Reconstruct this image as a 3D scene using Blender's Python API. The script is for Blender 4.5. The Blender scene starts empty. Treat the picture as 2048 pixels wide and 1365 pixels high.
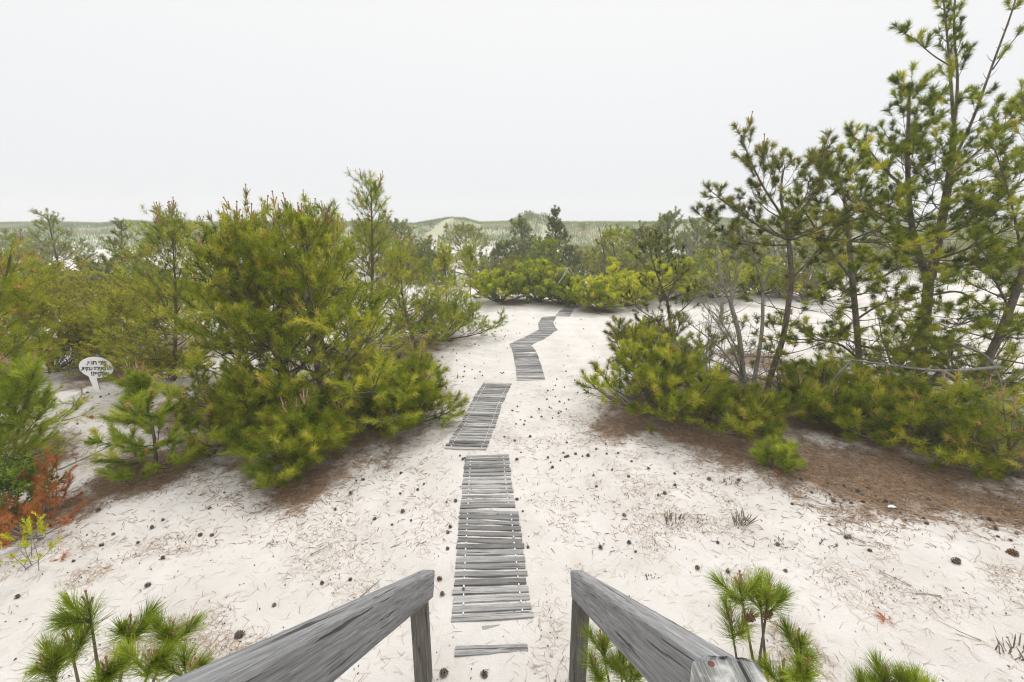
import bpy, math, random
import numpy as np
from mathutils import Vector, Matrix, Euler

sc = bpy.context.scene
COL = sc.collection
R = math.radians
# ------------------------------------------------------------------ camera model
H, TH, F = 3.7, R(14.3), 910.0
CT, ST = math.cos(TH), math.sin(TH)
cam = bpy.data.cameras.new('camera'); camo = bpy.data.objects.new('camera', cam); COL.objects.link(camo)
camo.location = (0, 0, H); camo.rotation_euler = (R(90) - TH, 0, 0)
cam.sensor_width = 36; cam.lens = 36 * F / 2048; cam.clip_end = 1500; cam.clip_start = 0.05
sc.camera = camo

def ang(py): return math.atan((py - 682.5) / F) + TH          # angle below the horizon of a picture row
def zat(py, d): return H - d * math.tan(ang(py))              # height of row py at distance d
def xat(px, d, z=0.0): return (px - 1024) / F * (d * CT + (H - z) * ST)
def P(px, py, d):
    z = zat(py, d); return Vector((xat(px, d, z), d, z))
def dist(py): return H / math.tan(ang(py))
def G(px, py):
    d = dist(py); return Vector((xat(px, d, 0), d, 0))

# ------------------------------------------------------------------ noise
_rg = np.random.RandomState(5); _lat = _rg.rand(256, 256)
def vnoise(x, y, s, o=0):
    x = np.asarray(x, float) / s + 37.3 * o + 1000; y = np.asarray(y, float) / s + 11.7 * o + 1000
    xi = np.floor(x).astype(int); yi = np.floor(y).astype(int); fx = x - xi; fy = y - yi
    fx = fx * fx * (3 - 2 * fx); fy = fy * fy * (3 - 2 * fy)
    a = _lat[xi % 256, yi % 256]; b = _lat[(xi + 1) % 256, yi % 256]
    c = _lat[xi % 256, (yi + 1) % 256]; d = _lat[(xi + 1) % 256, (yi + 1) % 256]
    return (a * (1 - fx) + b * fx) * (1 - fy) + (c * (1 - fx) + d * fx) * fy
def sstep(a, b, x):
    t = np.clip((np.asarray(x, float) - a) / (b - a), 0, 1); return t * t * (3 - 2 * t)

# ------------------------------------------------------------------ object helpers
def tag(o, label=None, cat=None, group=None, kind=None):
    if label: o['label'] = label
    if cat: o['category'] = cat
    if group: o['group'] = group
    if kind: o['kind'] = kind
    return o
def empty(name, loc, label=None, cat=None, group=None):
    o = bpy.data.objects.new(name, None); COL.objects.link(o); o.location = loc; o.empty_display_size = .1
    return tag(o, label, cat, group)
def link(name, me, parent=None, loc=None):
    o = bpy.data.objects.new(name, me); COL.objects.link(o)
    if parent: o.parent = parent
    if loc is not None: o.location = loc
    return o
def mesh_np(name, V, faces, mats, tone=None, mi=None, smooth=False):
    """V (n,3); faces: list of int arrays (m,k); mats list; tone per-vertex float."""
    me = bpy.data.meshes.new(name)
    V = np.ascontiguousarray(V, np.float32)
    me.vertices.add(len(V)); me.vertices.foreach_set('co', V.ravel())
    loops = np.concatenate([f.ravel() for f in faces]).astype(np.int32)
    tot = np.concatenate([np.full(len(f), f.shape[1], np.int32) for f in faces])
    st = np.concatenate([[0], np.cumsum(tot)[:-1]]).astype(np.int32)
    me.loops.add(len(loops)); me.loops.foreach_set('vertex_index', loops)
    me.polygons.add(len(tot)); me.polygons.foreach_set('loop_start', st); me.polygons.foreach_set('loop_total', tot)
    if mi is not None: me.polygons.foreach_set('material_index', np.asarray(mi, np.int32))
    me.polygons.foreach_set('use_smooth', np.full(len(tot), smooth))
    for m in mats: me.materials.append(m)
    if tone is not None:
        a = me.attributes.new('tone', 'FLOAT', 'POINT'); a.data.foreach_set('value', np.asarray(tone, np.float32))
    me.update(); me.validate()
    return me
def unit(v): return v / np.maximum(np.linalg.norm(v, axis=-1, keepdims=True), 1e-9)

def tubes_mesh(name, groups, mats, n=6, origin=(0, 0, 0), tone=None):
    """groups: list of (pts (k,3), radii (k)) of any lengths."""
    by = {}
    for p, r in groups: by.setdefault(len(p), []).append((p, r))
    Vs, Fs, base = [], [], 0
    for k, L in by.items():
        Pn = np.array([a[0] for a in L], float); Rn = np.array([a[1] for a in L], float); N = len(L)
        nn = n if k > 4 else max(4, n - 2)
        T = np.empty_like(Pn); T[:, 1:-1] = Pn[:, 2:] - Pn[:, :-2]; T[:, 0] = Pn[:, 1] - Pn[:, 0]; T[:, -1] = Pn[:, -1] - Pn[:, -2]
        T = unit(T)
        mean = unit(Pn[:, -1] - Pn[:, 0])
        ref = np.where(np.abs(mean[:, 2:3]) > .8, np.array([[1., 0, 0]]), np.array([[0, 0, 1.]]))[:, None, :]
        U = unit(np.cross(T, np.broadcast_to(ref, T.shape))); W = np.cross(T, U)
        a = np.arange(nn) * 2 * math.pi / nn
        ring = Pn[:, :, None, :] + Rn[:, :, None, None] * (U[:, :, None, :] * np.cos(a)[None, None, :, None] + W[:, :, None, :] * np.sin(a)[None, None, :, None])
        Vs.append(ring.reshape(-1, 3))
        idx = base + np.arange(N * k * nn).reshape(N, k, nn)
        a0 = idx[:, :-1, :]; b0 = np.roll(idx, -1, axis=2)[:, :-1, :]; c0 = np.roll(idx, -1, axis=2)[:, 1:, :]; d0 = idx[:, 1:, :]
        Fs.append(np.stack([a0, b0, c0, d0], -1).reshape(-1, 4)); base += N * k * nn
    V = np.concatenate(Vs) - np.array(origin)
    return mesh_np(name, V, [np.concatenate(Fs)], mats, smooth=True)

def needle_mesh(name, S, mats, K, rng, origin=(0, 0, 0), spread=(22, 62), bent=False, flat=False):
    """S: shoots (N,9): px py pz dx dy dz len needle_len width ; tone column 10"""
    S = np.asarray(S, float); N = len(S)
    p = np.repeat(S[:, 0:3], K, 0); d = unit(np.repeat(S[:, 3:6], K, 0)); L = np.repeat(S[:, 6], K); nl = np.repeat(S[:, 7], K)
    w = np.repeat(S[:, 8], K); tn = np.repeat(S[:, 9], K); M = N * K
    t = rng.rand(M) ** .8
    al = np.radians(spread[1] + (spread[0] - spread[1]) * t + rng.randn(M) * 9)
    ph = rng.rand(M) * 2 * math.pi
    ref = np.where(np.abs(d[:, 2:3]) > .85, np.array([[1., 0, 0]]), np.array([[0, 0, 1.]]))
    u = unit(np.cross(d, ref)); v = np.cross(d, u)
    nd = d * np.cos(al)[:, None] + (u * np.cos(ph)[:, None] + v * np.sin(ph)[:, None]) * np.sin(al)[:, None]
    b = p + d * (L * t)[:, None]
    nl = nl * (.72 + .4 * rng.rand(M)); nl = nl * np.where(t > .85, .85, 1)
    wd = unit(np.cross(nd, rng.randn(M, 3))) * (w * .5)[:, None]
    o = np.array(origin); tone = tn + rng.randn(M) * .10
    if bent:
        mid = b + nd * (nl * .55)[:, None]
        nd2 = unit(nd + unit(rng.randn(M, 3)) * .16 + np.array([0, 0, -.08]))
        tip = mid + nd2 * (nl * .45)[:, None]
        V = np.stack([b - wd, b + wd, mid + wd * .9, mid - wd * .9, tip], 1).reshape(-1, 3) - o
        i = np.arange(M) * 5
        return mesh_np(name, V, [np.stack([i, i + 1, i + 2, i + 3], 1), np.stack([i + 3, i + 2, i + 4], 1)], mats, np.repeat(tone, 5))
    tip = b + nd * nl[:, None]
    V = np.stack([b - wd, b + wd, tip], 1).reshape(-1, 3) - o
    return mesh_np(name, V, [np.arange(M * 3).reshape(-1, 3)], mats, np.repeat(tone, 3))

# ------------------------------------------------------------------ materials
def mat(name):
    m = bpy.data.materials.new(name); m.use_nodes = True; nt = m.node_tree; b = nt.nodes['Principled BSDF']
    return m, nt, nt.nodes, nt.links, b
def ramp(nodes, stops):
    r = nodes.new('ShaderNodeValToRGB'); e = r.color_ramp.elements
    e[0].position, e[0].color = stops[0][0], (*stops[0][1], 1); e[1].position, e[1].color = stops[-1][0], (*stops[-1][1], 1)
    for s, c in stops[1:-1]:
        x = e.new(s); x.color = (*c, 1)
    return r
def foliage(name, stops, rough=.6, trans=.42, spec=.1):
    m, nt, N, Lk, b = mat(name)
    a = N.new('ShaderNodeAttribute'); a.attribute_name = 'tone'
    oi = N.new('ShaderNodeObjectInfo'); ad = N.new('ShaderNodeMath'); ad.operation = 'MULTIPLY_ADD'
    Lk.new(oi.outputs['Random'], ad.inputs[0]); ad.inputs[1].default_value = .0; Lk.new(a.outputs['Fac'], ad.inputs[2])
    r = ramp(N, stops); Lk.new(ad.outputs[0], r.inputs[0]); Lk.new(r.outputs[0], b.inputs['Base Color'])
    b.inputs['Roughness'].default_value = rough; b.inputs['Specular IOR Level'].default_value = spec
    tr = N.new('ShaderNodeBsdfTranslucent'); Lk.new(r.outputs[0], tr.inputs['Color'])
    mx = N.new('ShaderNodeMixShader'); mx.inputs[0].default_value = trans
    Lk.new(b.outputs[0], mx.inputs[1]); Lk.new(tr.outputs[0], mx.inputs[2]); Lk.new(mx.outputs[0], N['Material Output'].inputs['Surface'])
    return m
M = {}
M['needle'] = foliage('pine_needle', [(0, (.065, .105, .010)), (.35, (.20, .255, .016)), (.65, (.39, .43, .03)), (1, (.66, .60, .09))])
M['needle_dark'] = foliage('dark_pine_needle', [(0, (.06, .075, .02)), (.4, (.155, .175, .036)), (.7, (.29, .29, .06)), (1, (.46, .40, .12))])
M['needle_fresh'] = foliage('fresh_pine_needle', [(0, (.075, .13, .010)), (.4, (.23, .31, .022)), (.7, (.42, .50, .05)), (1, (.66, .64, .12))])
M['needle_gold'] = foliage('golden_pine_needle', [(0, (.085, .135, .018)), (.4, (.27, .345, .022)), (.7, (.53, .56, .025)), (1, (.74, .68, .05))])
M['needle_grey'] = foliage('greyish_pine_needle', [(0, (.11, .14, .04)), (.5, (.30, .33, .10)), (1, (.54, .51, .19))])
M['needle_dead'] = foliage('dead_pine_needle', [(0, (.24, .085, .026)), (.5, (.48, .18, .055)), (1, (.62, .30, .11))])
M['leaf'] = foliage('shrub_leaf', [(0, (.13, .14, .02)), (.4, (.35, .34, .034)), (.75, (.56, .52, .05)), (1, (.62, .44, .12))])
M['leaf_green'] = foliage('green_leaf', [(0, (.06, .11, .016)), (.5, (.18, .27, .03)), (1, (.38, .44, .06))])
M['grass'] = foliage('beach_grass', [(0, (.09, .16, .045)), (.45, (.18, .25, .08)), (.75, (.28, .30, .13)), (1, (.42, .38, .22))], trans=.2)
M['litter'] = foliage('needle_litter', [(0, (.07, .045, .028)), (.4, (.20, .125, .075)), (.7, (.32, .21, .12)), (1, (.42, .31, .20))], trans=0)
M['drygrass'] = foliage('dry_grass', [(0, (.12, .095, .07)), (1, (.30, .24, .17))], trans=.1)

def bark(name, c0, c1, sc_=14):
    m, nt, N, Lk, b = mat(name)
    tc = N.new('ShaderNodeTexCoord'); mp = N.new('ShaderNodeMapping'); mp.inputs['Scale'].default_value = (1, 1, .35)
    n = N.new('ShaderNodeTexNoise'); n.inputs['Scale'].default_value = sc_; n.inputs['Detail'].default_value = 6; n.inputs['Roughness'].default_value = .7
    Lk.new(tc.outputs['Object'], mp.inputs[0]); Lk.new(mp.outputs[0], n.inputs['Vector'])
    r = ramp(N, [(.32, c0), (.68, c1)]); Lk.new(n.outputs['Fac'], r.inputs[0]); Lk.new(r.outputs[0], b.inputs['Base Color'])
    bp = N.new('ShaderNodeBump'); bp.inputs['Strength'].default_value = .9; bp.inputs['Distance'].default_value = .02
    Lk.new(n.outputs['Fac'], bp.inputs['Height']); Lk.new(bp.outputs[0], b.inputs['Normal']); b.inputs['Roughness'].default_value = .9
    b.inputs['Specular IOR Level'].default_value = .15
    return m
M['bark'] = bark('pine_bark', (.065, .05, .038), (.24, .20, .155))
M['bark_grey'] = bark('grey_bark', (.13, .12, .10), (.36, .34, .29))
M['bark_dead'] = bark('dead_wood', (.14, .125, .11), (.33, .31, .275))
M['twig'] = bark('shrub_twig', (.10, .088, .075), (.25, .23, .20), 30)

def plain(name, col, rough=.8, spec=.2):
    m, nt, N, Lk, b = mat(name)
    n = N.new('ShaderNodeTexNoise'); n.inputs['Scale'].default_value = 25; n.inputs['Detail'].default_value = 4
    tc = N.new('ShaderNodeTexCoord'); Lk.new(tc.outputs['Object'], n.inputs['Vector'])
    c = np.array(col); lo, hi = (.93, 1.02) if 'sign' in name else (.72, 1.15); r = ramp(N, [(.3, tuple(c * lo)), (.7, tuple(np.minimum(c * hi, 1)))])
    Lk.new(n.outputs['Fac'], r.inputs[0]); Lk.new(r.outputs[0], b.inputs['Base Color'])
    b.inputs['Roughness'].default_value = rough; b.inputs['Specular IOR Level'].default_value = spec
    return m
M['candle'] = plain('pine_candle', (.52, .36, .23)); M['candle_tip'] = plain('candle_tip', (.33, .15, .11))
M['pollen'] = plain('pollen_cone', (.54, .25, .09)); M['shell'] = plain('seashell', (.8, .78, .73), .5)
M['sign'] = plain('sign_board', (.90, .90, .91), .5); M['ink'] = plain('sign_lettering', (.06, .03, .03), .6)
M['sign_edge'] = plain('sign_edge', (.30, .29, .29), .6)
M['white_spacer'] = plain('white_spacer', (.70, .69, .67), .45); M['rust'] = plain('rusty_nail', (.13, .055, .04), .8)

def cone_mat():
    m, nt, N, Lk, b = mat('pine_cone')
    a = N.new('ShaderNodeAttribute'); a.attribute_name = 'tone'; oi = N.new('ShaderNodeObjectInfo')
    r1 = ramp(N, [(0, (.04, .032, .028)), (.6, (.15, .125, .11)), (1, (.42, .38, .34))])
    r2 = ramp(N, [(0, (.05, .025, .015)), (.6, (.17, .095, .05)), (1, (.36, .24, .14))])
    mx = N.new('ShaderNodeMix'); mx.data_type = 'RGBA'
    Lk.new(a.outputs['Fac'], r1.inputs[0]); Lk.new(a.outputs['Fac'], r2.inputs[0])
    pw = N.new('ShaderNodeMath'); pw.operation = 'POWER'; pw.inputs[1].default_value = 3; Lk.new(oi.outputs['Random'], pw.inputs[0])
    Lk.new(pw.outputs[0], mx.inputs[0]); Lk.new(r1.outputs[0], mx.inputs[6]); Lk.new(r2.outputs[0], mx.inputs[7])
    Lk.new(mx.outputs[2], b.inputs['Base Color']); b.inputs['Roughness'].default_value = .8; b.inputs['Specular IOR Level'].default_value = .2
    return m
M['cone'] = cone_mat()
M['cone_brown'] = plain('brown_pine_cone', (.20, .115, .065))

def wood_mat(name, dark, mid, light, along=0, var=.5, scale=1.0, lichen=0.0, check=.2):
    """weathered timber with grain along one local axis"""
    m, nt, N, Lk, b = mat(name)
    tc = N.new('ShaderNodeTexCoord'); oi = N.new('ShaderNodeObjectInfo')
    off = N.new('ShaderNodeVectorMath'); off.operation = 'MULTIPLY_ADD'
    cb = N.new('ShaderNodeCombineXYZ'); Lk.new(oi.outputs['Random'], cb.inputs[0]); Lk.new(oi.outputs['Random'], cb.inputs[1]); Lk.new(oi.outputs['Random'], cb.inputs[2])
    Lk.new(cb.outputs[0], off.inputs[0]); off.inputs[1].default_value = (37, 53, 91); Lk.new(tc.outputs['Object'], off.inputs[2])
    def nz(sa, sb, det, dist=0):
        mp = N.new('ShaderNodeMapping'); s = [sb, sb, sb]; s[along] = sa; mp.inputs['Scale'].default_value = s
        n = N.new('ShaderNodeTexNoise'); n.inputs['Scale'].default_value = scale; n.inputs['Detail'].default_value = det; n.inputs['Roughness'].default_value = .65; n.inputs['Distortion'].default_value = dist
        Lk.new(off.outputs[0], mp.inputs[0]); Lk.new(mp.outputs[0], n.inputs['Vector']); return n
    g = nz(2.2, 75, 10, .25); g2 = nz(.9, 34, 3, 1.0); big = nz(2, 5, 5); fine = nz(6, 260, 4, .2)
    gm = N.new('ShaderNodeMix'); gm.data_type = 'FLOAT'; gm.inputs[0].default_value = .42; Lk.new(g.outputs['Fac'], gm.inputs[2]); Lk.new(fine.outputs['Fac'], gm.inputs[3])
    r = ramp(N, [(.34, dark), (.5, mid), (.64, light)]); Lk.new(gm.outputs[0], r.inputs[0])
    crack = N.new('ShaderNodeMapRange'); crack.inputs['From Min'].default_value = .345; crack.inputs['From Max'].default_value = .385
    Lk.new(g2.outputs['Fac'], crack.inputs['Value'])
    mr = N.new('ShaderNodeMapRange'); mr.inputs['From Min'].default_value = .3; mr.inputs['From Max'].default_value = .7; mr.inputs['To Min'].default_value = 1 - .3 * var; mr.inputs['To Max'].default_value = 1 + .25 * var
    Lk.new(big.outputs['Fac'], mr.inputs['Value'])
    ov = N.new('ShaderNodeMapRange'); ov.inputs['To Min'].default_value = 1 - .45 * var; ov.inputs['To Max'].default_value = 1 + .45 * var; Lk.new(oi.outputs['Random'], ov.inputs['Value'])
    m1 = N.new('ShaderNodeMath'); m1.operation = 'MULTIPLY'; Lk.new(mr.outputs[0], m1.inputs[0]); Lk.new(ov.outputs[0], m1.inputs[1])
    cr = N.new('ShaderNodeMapRange'); cr.inputs['To Min'].default_value = check; cr.inputs['To Max'].default_value = 1; Lk.new(crack.outputs[0], cr.inputs['Value'])
    m2 = N.new('ShaderNodeMath'); m2.operation = 'MULTIPLY'; Lk.new(m1.outputs[0], m2.inputs[0]); Lk.new(cr.outputs[0], m2.inputs[1])
    sc2 = N.new('ShaderNodeVectorMath'); sc2.operation = 'SCALE'; Lk.new(r.outputs[0], sc2.inputs[0]); Lk.new(m2.outputs[0], sc2.inputs['Scale'])
    out = sc2.outputs[0]
    if lichen:
        ln = N.new('ShaderNodeTexNoise'); ln.inputs['Scale'].default_value = 16; ln.inputs['Detail'].default_value = 5; Lk.new(off.outputs[0], ln.inputs['Vector'])
        lr = N.new('ShaderNodeMapRange'); lr.inputs['From Min'].default_value = .5 - lichen * .1; lr.inputs['From Max'].default_value = .62; Lk.new(ln.outputs['Fac'], lr.inputs['Value'])
        lx = N.new('ShaderNodeMix'); lx.data_type = 'RGBA'; lx.inputs[7].default_value = (.55, .56, .52, 1); Lk.new(lr.outputs[0], lx.inputs[0]); Lk.new(out, lx.inputs[6]); out = lx.outputs[2]
        ln2 = N.new('ShaderNodeTexNoise'); ln2.inputs['Scale'].default_value = 11; ln2.inputs['Detail'].default_value = 5
        ov2 = N.new('ShaderNodeVectorMath'); ov2.operation = 'ADD'; ov2.inputs[1].default_value = (7, 3, 5); Lk.new(off.outputs[0], ov2.inputs[0]); Lk.new(ov2.outputs[0], ln2.inputs['Vector'])
        lr2 = N.new('ShaderNodeMapRange'); lr2.inputs['From Min'].default_value = .60; lr2.inputs['From Max'].default_value = .68; lr2.inputs['To Max'].default_value = .8; Lk.new(ln2.outputs['Fac'], lr2.inputs['Value'])
        lx2 = N.new('ShaderNodeMix'); lx2.data_type = 'RGBA'; lx2.inputs[7].default_value = (.16, .17, .09, 1); Lk.new(lr2.outputs[0], lx2.inputs[0]); Lk.new(out, lx2.inputs[6]); out = lx2.outputs[2]
    Lk.new(out, b.inputs['Base Color'])
    hm = N.new('ShaderNodeMath'); hm.operation = 'MULTIPLY_ADD'; Lk.new(crack.outputs[0], hm.inputs[0]); hm.inputs[1].default_value = 1.2; Lk.new(gm.outputs[0], hm.inputs[2])
    bp = N.new('ShaderNodeBump'); bp.inputs['Strength'].default_value = 1; bp.inputs['Distance'].default_value = .010
    Lk.new(hm.outputs[0], bp.inputs['Height']); Lk.new(bp.outputs[0], b.inputs['Normal'])
    b.inputs['Roughness'].default_value = .78; b.inputs['Specular IOR Level'].default_value = .25
    return m
M['rail'] = wood_mat('weathered_rail', (.105, .105, .11), (.22, .22, .225), (.36, .36, .36), 0, .3, check=.3)
M['post'] = wood_mat('weathered_post', (.055, .05, .042), (.12, .11, .095), (.22, .21, .19), 2, .3)
M['newel'] = wood_mat('lichened_post', (.09, .09, .085), (.24, .24, .23), (.42, .42, .41), 1, .3, 1, .25)
M['plank'] = wood_mat('weathered_plank', (.12, .118, .116), (.25, .244, .238), (.40, .388, .37), 0, .95, check=.5)

# ------------------------------------------------------------------ terrain
PATH = np.array([(993, 1365), (986, 1245), (980, 1130), (973, 1015), (960, 910), (935, 900), (972, 800), (1000, 765), (1060, 760), (1050, 700), (1060, 685), (1095, 660), (1098, 640), (1130, 622)], float)
PATHW = np.array([list(G(a, b))[:2] for a, b in PATH])
def seg_dist(x, y, pts):
    x = np.asarray(x, float); y = np.asarray(y, float); best = np.full(x.shape, 1e9)
    for (ax, ay), (bx, by) in zip(pts[:-1], pts[1:]):
        dx, dy = bx - ax, by - ay; t = np.clip(((x - ax) * dx + (y - ay) * dy) / (dx * dx + dy * dy + 1e-9), 0, 1)
        best = np.minimum(best, np.hypot(x - ax - t * dx, y - ay - t * dy))
    return best
CREST = [(-400, 452), (0, 449), (100, 447), (200, 450), (260, 444), (330, 450), (500, 446), (700, 447), (830, 450), (870, 443), (905, 437), (935, 441), (960, 448), (1015, 446), (1040, 435), (1062, 429), (1085, 434), (1120, 447), (1300, 447), (1370, 443), (1420, 437), (1500, 443), (1700, 440), (1900, 438), (2048, 440), (2500, 445)]
_cx = np.array([(c[0] - 1024) / F * CT for c in CREST]); _cy = np.array([zat(c[1], 112) for c in CREST])
def gz(x, y):
    x = np.asarray(x, float); y = np.asarray(y, float)
    pd = seg_dist(x, y, PATHW); damp = sstep(.35, 1.1, pd)
    near = (.10 * (vnoise(x, y, 2.6, 1) - .5) + .05 * (vnoise(x, y, .8, 2) - .5)) * (.15 + .85 * damp) + (0.045 * (vnoise(x, y, .30, 3) - .5) + .016 * (vnoise(x, y, .11, 4) - .5)) * (.35 + .65 * damp)
    near = near * sstep(45, 20, y)
    mid = .9 * (vnoise(x, y, 14, 5) - .5) * sstep(19, 34, y) + .35 * (vnoise(x, y, 5, 6) - .5) * sstep(19, 30, y)
    a = x / np.maximum(y, 1); cz = np.interp(a, _cx, _cy)
    up = sstep(68, 112, y) * sstep(158, 116, y)
    rough = .5 * (vnoise(x, y, 4, 7) - .5) + .9 * (vnoise(x, y, 11, 8) - .5)
    side = .9 * np.exp(-(((x - 26) / 7) ** 2 + ((y - 30) / 5) ** 2))
    return near + mid * (1 - sstep(70, 100, y)) + cz * up + rough * up * sstep(112, 90, y) + side
# needle litter on the sand: (px, py, radius m, stretch, strength)
LIT = [(640, 850, 2.0), (520, 800, 1.5), (760, 780, 1.6), (400, 820, 1.2), (330, 700, 1.8), (250, 740, 1.2), (600, 955, .65), (80, 900, .8), (60, 1040, .6), (1490, 800, 2.0), (1700, 820, 2.2), (1900, 850, 2.4),
       (1330, 830, 1.4), (1480, 880, 1.3), (1640, 930, 1.3), (1850, 960, 1.2), (2020, 1010, .9), (1250, 850, .7), (740, 720, 1.6), (840, 690, 1.3), (1510, 720, .9), (1190, 622, .8), (1030, 606, 1.0), (310, 945, .7)]
LITW = [(*list(G(a, b))[:2], r) for a, b, r in LIT]
def litter(x, y):
    v = np.zeros(np.shape(x))
    wob = .7 * (vnoise(x, y, .9, 11) - .5) + .5 * (vnoise(x, y, .3, 12) - .5) + .4 * (vnoise(x, y, .1, 13) - .5)
    for lx, ly, r in LITW:
        q = np.hypot(x - lx, y - ly) / r + wob
        v = np.maximum(v, sstep(1.5, .3, q))
    return v
ys = [-2.0]
while ys[-1] < 200: ys.append(ys[-1] + max(.035, .0062 * (ys[-1] + 1)))
ys = np.array(ys); ss = np.sinh(np.linspace(-1, 1, 640) * 1.2) / math.sinh(1.2) * 1.75
Y, S_ = np.meshgrid(ys, ss, indexing='ij'); X = S_ * (np.maximum(Y, 0) + 5)
Z = gz(X, Y); lv = litter(X, Y)
nr, nc = X.shape; idx = np.arange(nr * nc).reshape(nr, nc)
gf = np.stack([idx[:-1, :-1], idx[:-1, 1:], idx[1:, 1:], idx[1:, :-1]], -1).reshape(-1, 4)
def sand_mat():
    m, nt, N, Lk, b = mat('white_sand')
    tc = N.new('ShaderNodeTexCoord'); a = N.new('ShaderNodeAttribute'); a.attribute_name = 'tone'
    def nz(s, det=5, rough=.6):
        n = N.new('ShaderNodeTexNoise'); n.inputs['Scale'].default_value = s; n.inputs['Detail'].default_value = det; n.inputs['Roughness'].default_value = rough
        Lk.new(tc.outputs['Object'], n.inputs['Vector']); return n
    n1 = nz(1.1, 8); n2 = nz(11, 8, .8); n3 = nz(60, 4, .7); n4 = nz(3.2, 8, .75)
    base = ramp(N, [(.3, (.505, .474, .440)), (.7, (.63, .602, .572))]); Lk.new(n1.outputs['Fac'], base.inputs[0])
    # scattered specks of debris
    sp = N.new('ShaderNodeMapRange'); sp.inputs['From Min'].default_value = .66; sp.inputs['From Max'].default_value = .74; sp.inputs['To Max'].default_value = .55; Lk.new(n3.outputs['Fac'], sp.inputs['Value'])
    mx0 = N.new('ShaderNodeMix'); mx0.data_type = 'RGBA'; mx0.inputs[7].default_value = (.30, .22, .16, 1); Lk.new(sp.outputs[0], mx0.inputs[0]); Lk.new(base.outputs[0], mx0.inputs[6])
    st = N.new('ShaderNodeMapRange'); st.inputs['From Min'].default_value = .55; st.inputs['From Max'].default_value = .75; st.inputs['To Max'].default_value = .6; Lk.new(n4.outputs['Fac'], st.inputs['Value'])
    mx1 = N.new('ShaderNodeMix'); mx1.data_type = 'RGBA'; mx1.inputs[7].default_value = (.45, .37, .30, 1); Lk.new(st.outputs[0], mx1.inputs[0]); Lk.new(mx0.outputs[2], mx1.inputs[6])
    # brown needle bed
    lit = ramp(N, [(.25, (.075, .05, .036)), (.5, (.20, .138, .098)), (.75, (.37, .285, .215))]); Lk.new(n2.outputs['Fac'], lit.inputs[0])
    mm = N.new('ShaderNodeMath'); mm.operation = 'MULTIPLY_ADD'; Lk.new(n2.outputs['Fac'], mm.inputs[0]); mm.inputs[1].default_value = 1.5; 
    sub = N.new('ShaderNodeMath'); sub.operation = 'SUBTRACT'; Lk.new(a.outputs['Fac'], sub.inputs[0]); sub.inputs[1].default_value = .74; Lk.new(sub.outputs[0], mm.inputs[2])
    lm = N.new('ShaderNodeMapRange'); lm.inputs['From Min'].default_value = .22; lm.inputs['From Max'].default_value = .85; lm.inputs['To Max'].default_value = .95; Lk.new(mm.outputs[0], lm.inputs['Value'])
    mx2 = N.new('ShaderNodeMix'); mx2.data_type = 'RGBA'; Lk.new(lm.outputs[0], mx2.inputs[0]); Lk.new(mx1.outputs[2], mx2.inputs[6]); Lk.new(lit.outputs[0], mx2.inputs[7])
    # dune turf
    sx = N.new('ShaderNodeSeparateXYZ'); Lk.new(tc.outputs['Object'], sx.inputs[0])
    du = N.new('ShaderNodeMapRange'); du.inputs['From Min'].default_value = 70; du.inputs['From Max'].default_value = 88; du.inputs['To Max'].default_value = .8; Lk.new(sx.outputs['Y'], du.inputs['Value'])
    mx3 = N.new('ShaderNodeMix'); mx3.data_type = 'RGBA'; mx3.inputs[7].default_value = (.30, .30, .18, 1); Lk.new(du.outputs[0], mx3.inputs[0]); Lk.new(mx2.outputs[2], mx3.inputs[6])
    Lk.new(mx3.outputs[2], b.inputs['Base Color']); b.inputs['Roughness'].default_value = .95; b.inputs['Specular IOR Level'].default_value = .1
    ad = N.new('ShaderNodeMath'); ad.operation = 'MULTIPLY_ADD'; Lk.new(n2.outputs['Fac'], ad.inputs[0]); ad.inputs[1].default_value = 1.6; Lk.new(n3.outputs['Fac'], ad.inputs[2])
    bp = N.new('ShaderNodeBump'); bp.inputs['Strength'].default_value = .55; bp.inputs['Distance'].default_value = .03; Lk.new(ad.outputs[0], bp.inputs['Height']); Lk.new(bp.outputs[0], b.inputs['Normal'])
    return m
M['sand'] = sand_mat()
gme = mesh_np('ground', np.stack([X, Y, Z], -1).reshape(-1, 3), [gf], [M['sand']], lv.ravel(), smooth=True)
tag(link('ground', gme), kind='structure')
def gz1(x, y): return float(gz(np.array([x]), np.array([y]))[0])
def on(px, py):
    """point of the ground under a pixel"""
    g = G(px, py); return Vector((g.x, g.y, gz1(g.x, g.y)))

# ------------------------------------------------------------------ plant growing
class Tree:
    def __init__(s, seed): s.r = random.Random(seed); s.rng = np.random.RandomState(seed); s.wood = []; s.trunk = []; s.sh = []; s.tips = []
def nrm(v):
    l = math.sqrt(v[0] * v[0] + v[1] * v[1] + v[2] * v[2]) or 1e-9
    return (v[0] / l, v[1] / l, v[2] / l)
def cross(a, b): return (a[1] * b[2] - a[2] * b[1], a[2] * b[0] - a[0] * b[2], a[0] * b[1] - a[1] * b[0])
DEF = dict(inc=(.36, .28, .2), ratio=.52, bare=.25, fol=.26, up=.22, wander=.10, maxlev=2, term=2, ws=.34, nb=5, e0=8, e1=50, K=22, nl=.135, w=.005, tone=.45, tsd=.13,
           pow=.75, hmin=.06, minlat=.14, mat='needle', bark='bark', r0=.05, dead=0.0, la=52, cand=0, poll=0, bent=False, spread=(24, 68), drop=0.0, floor=.05)
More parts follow.
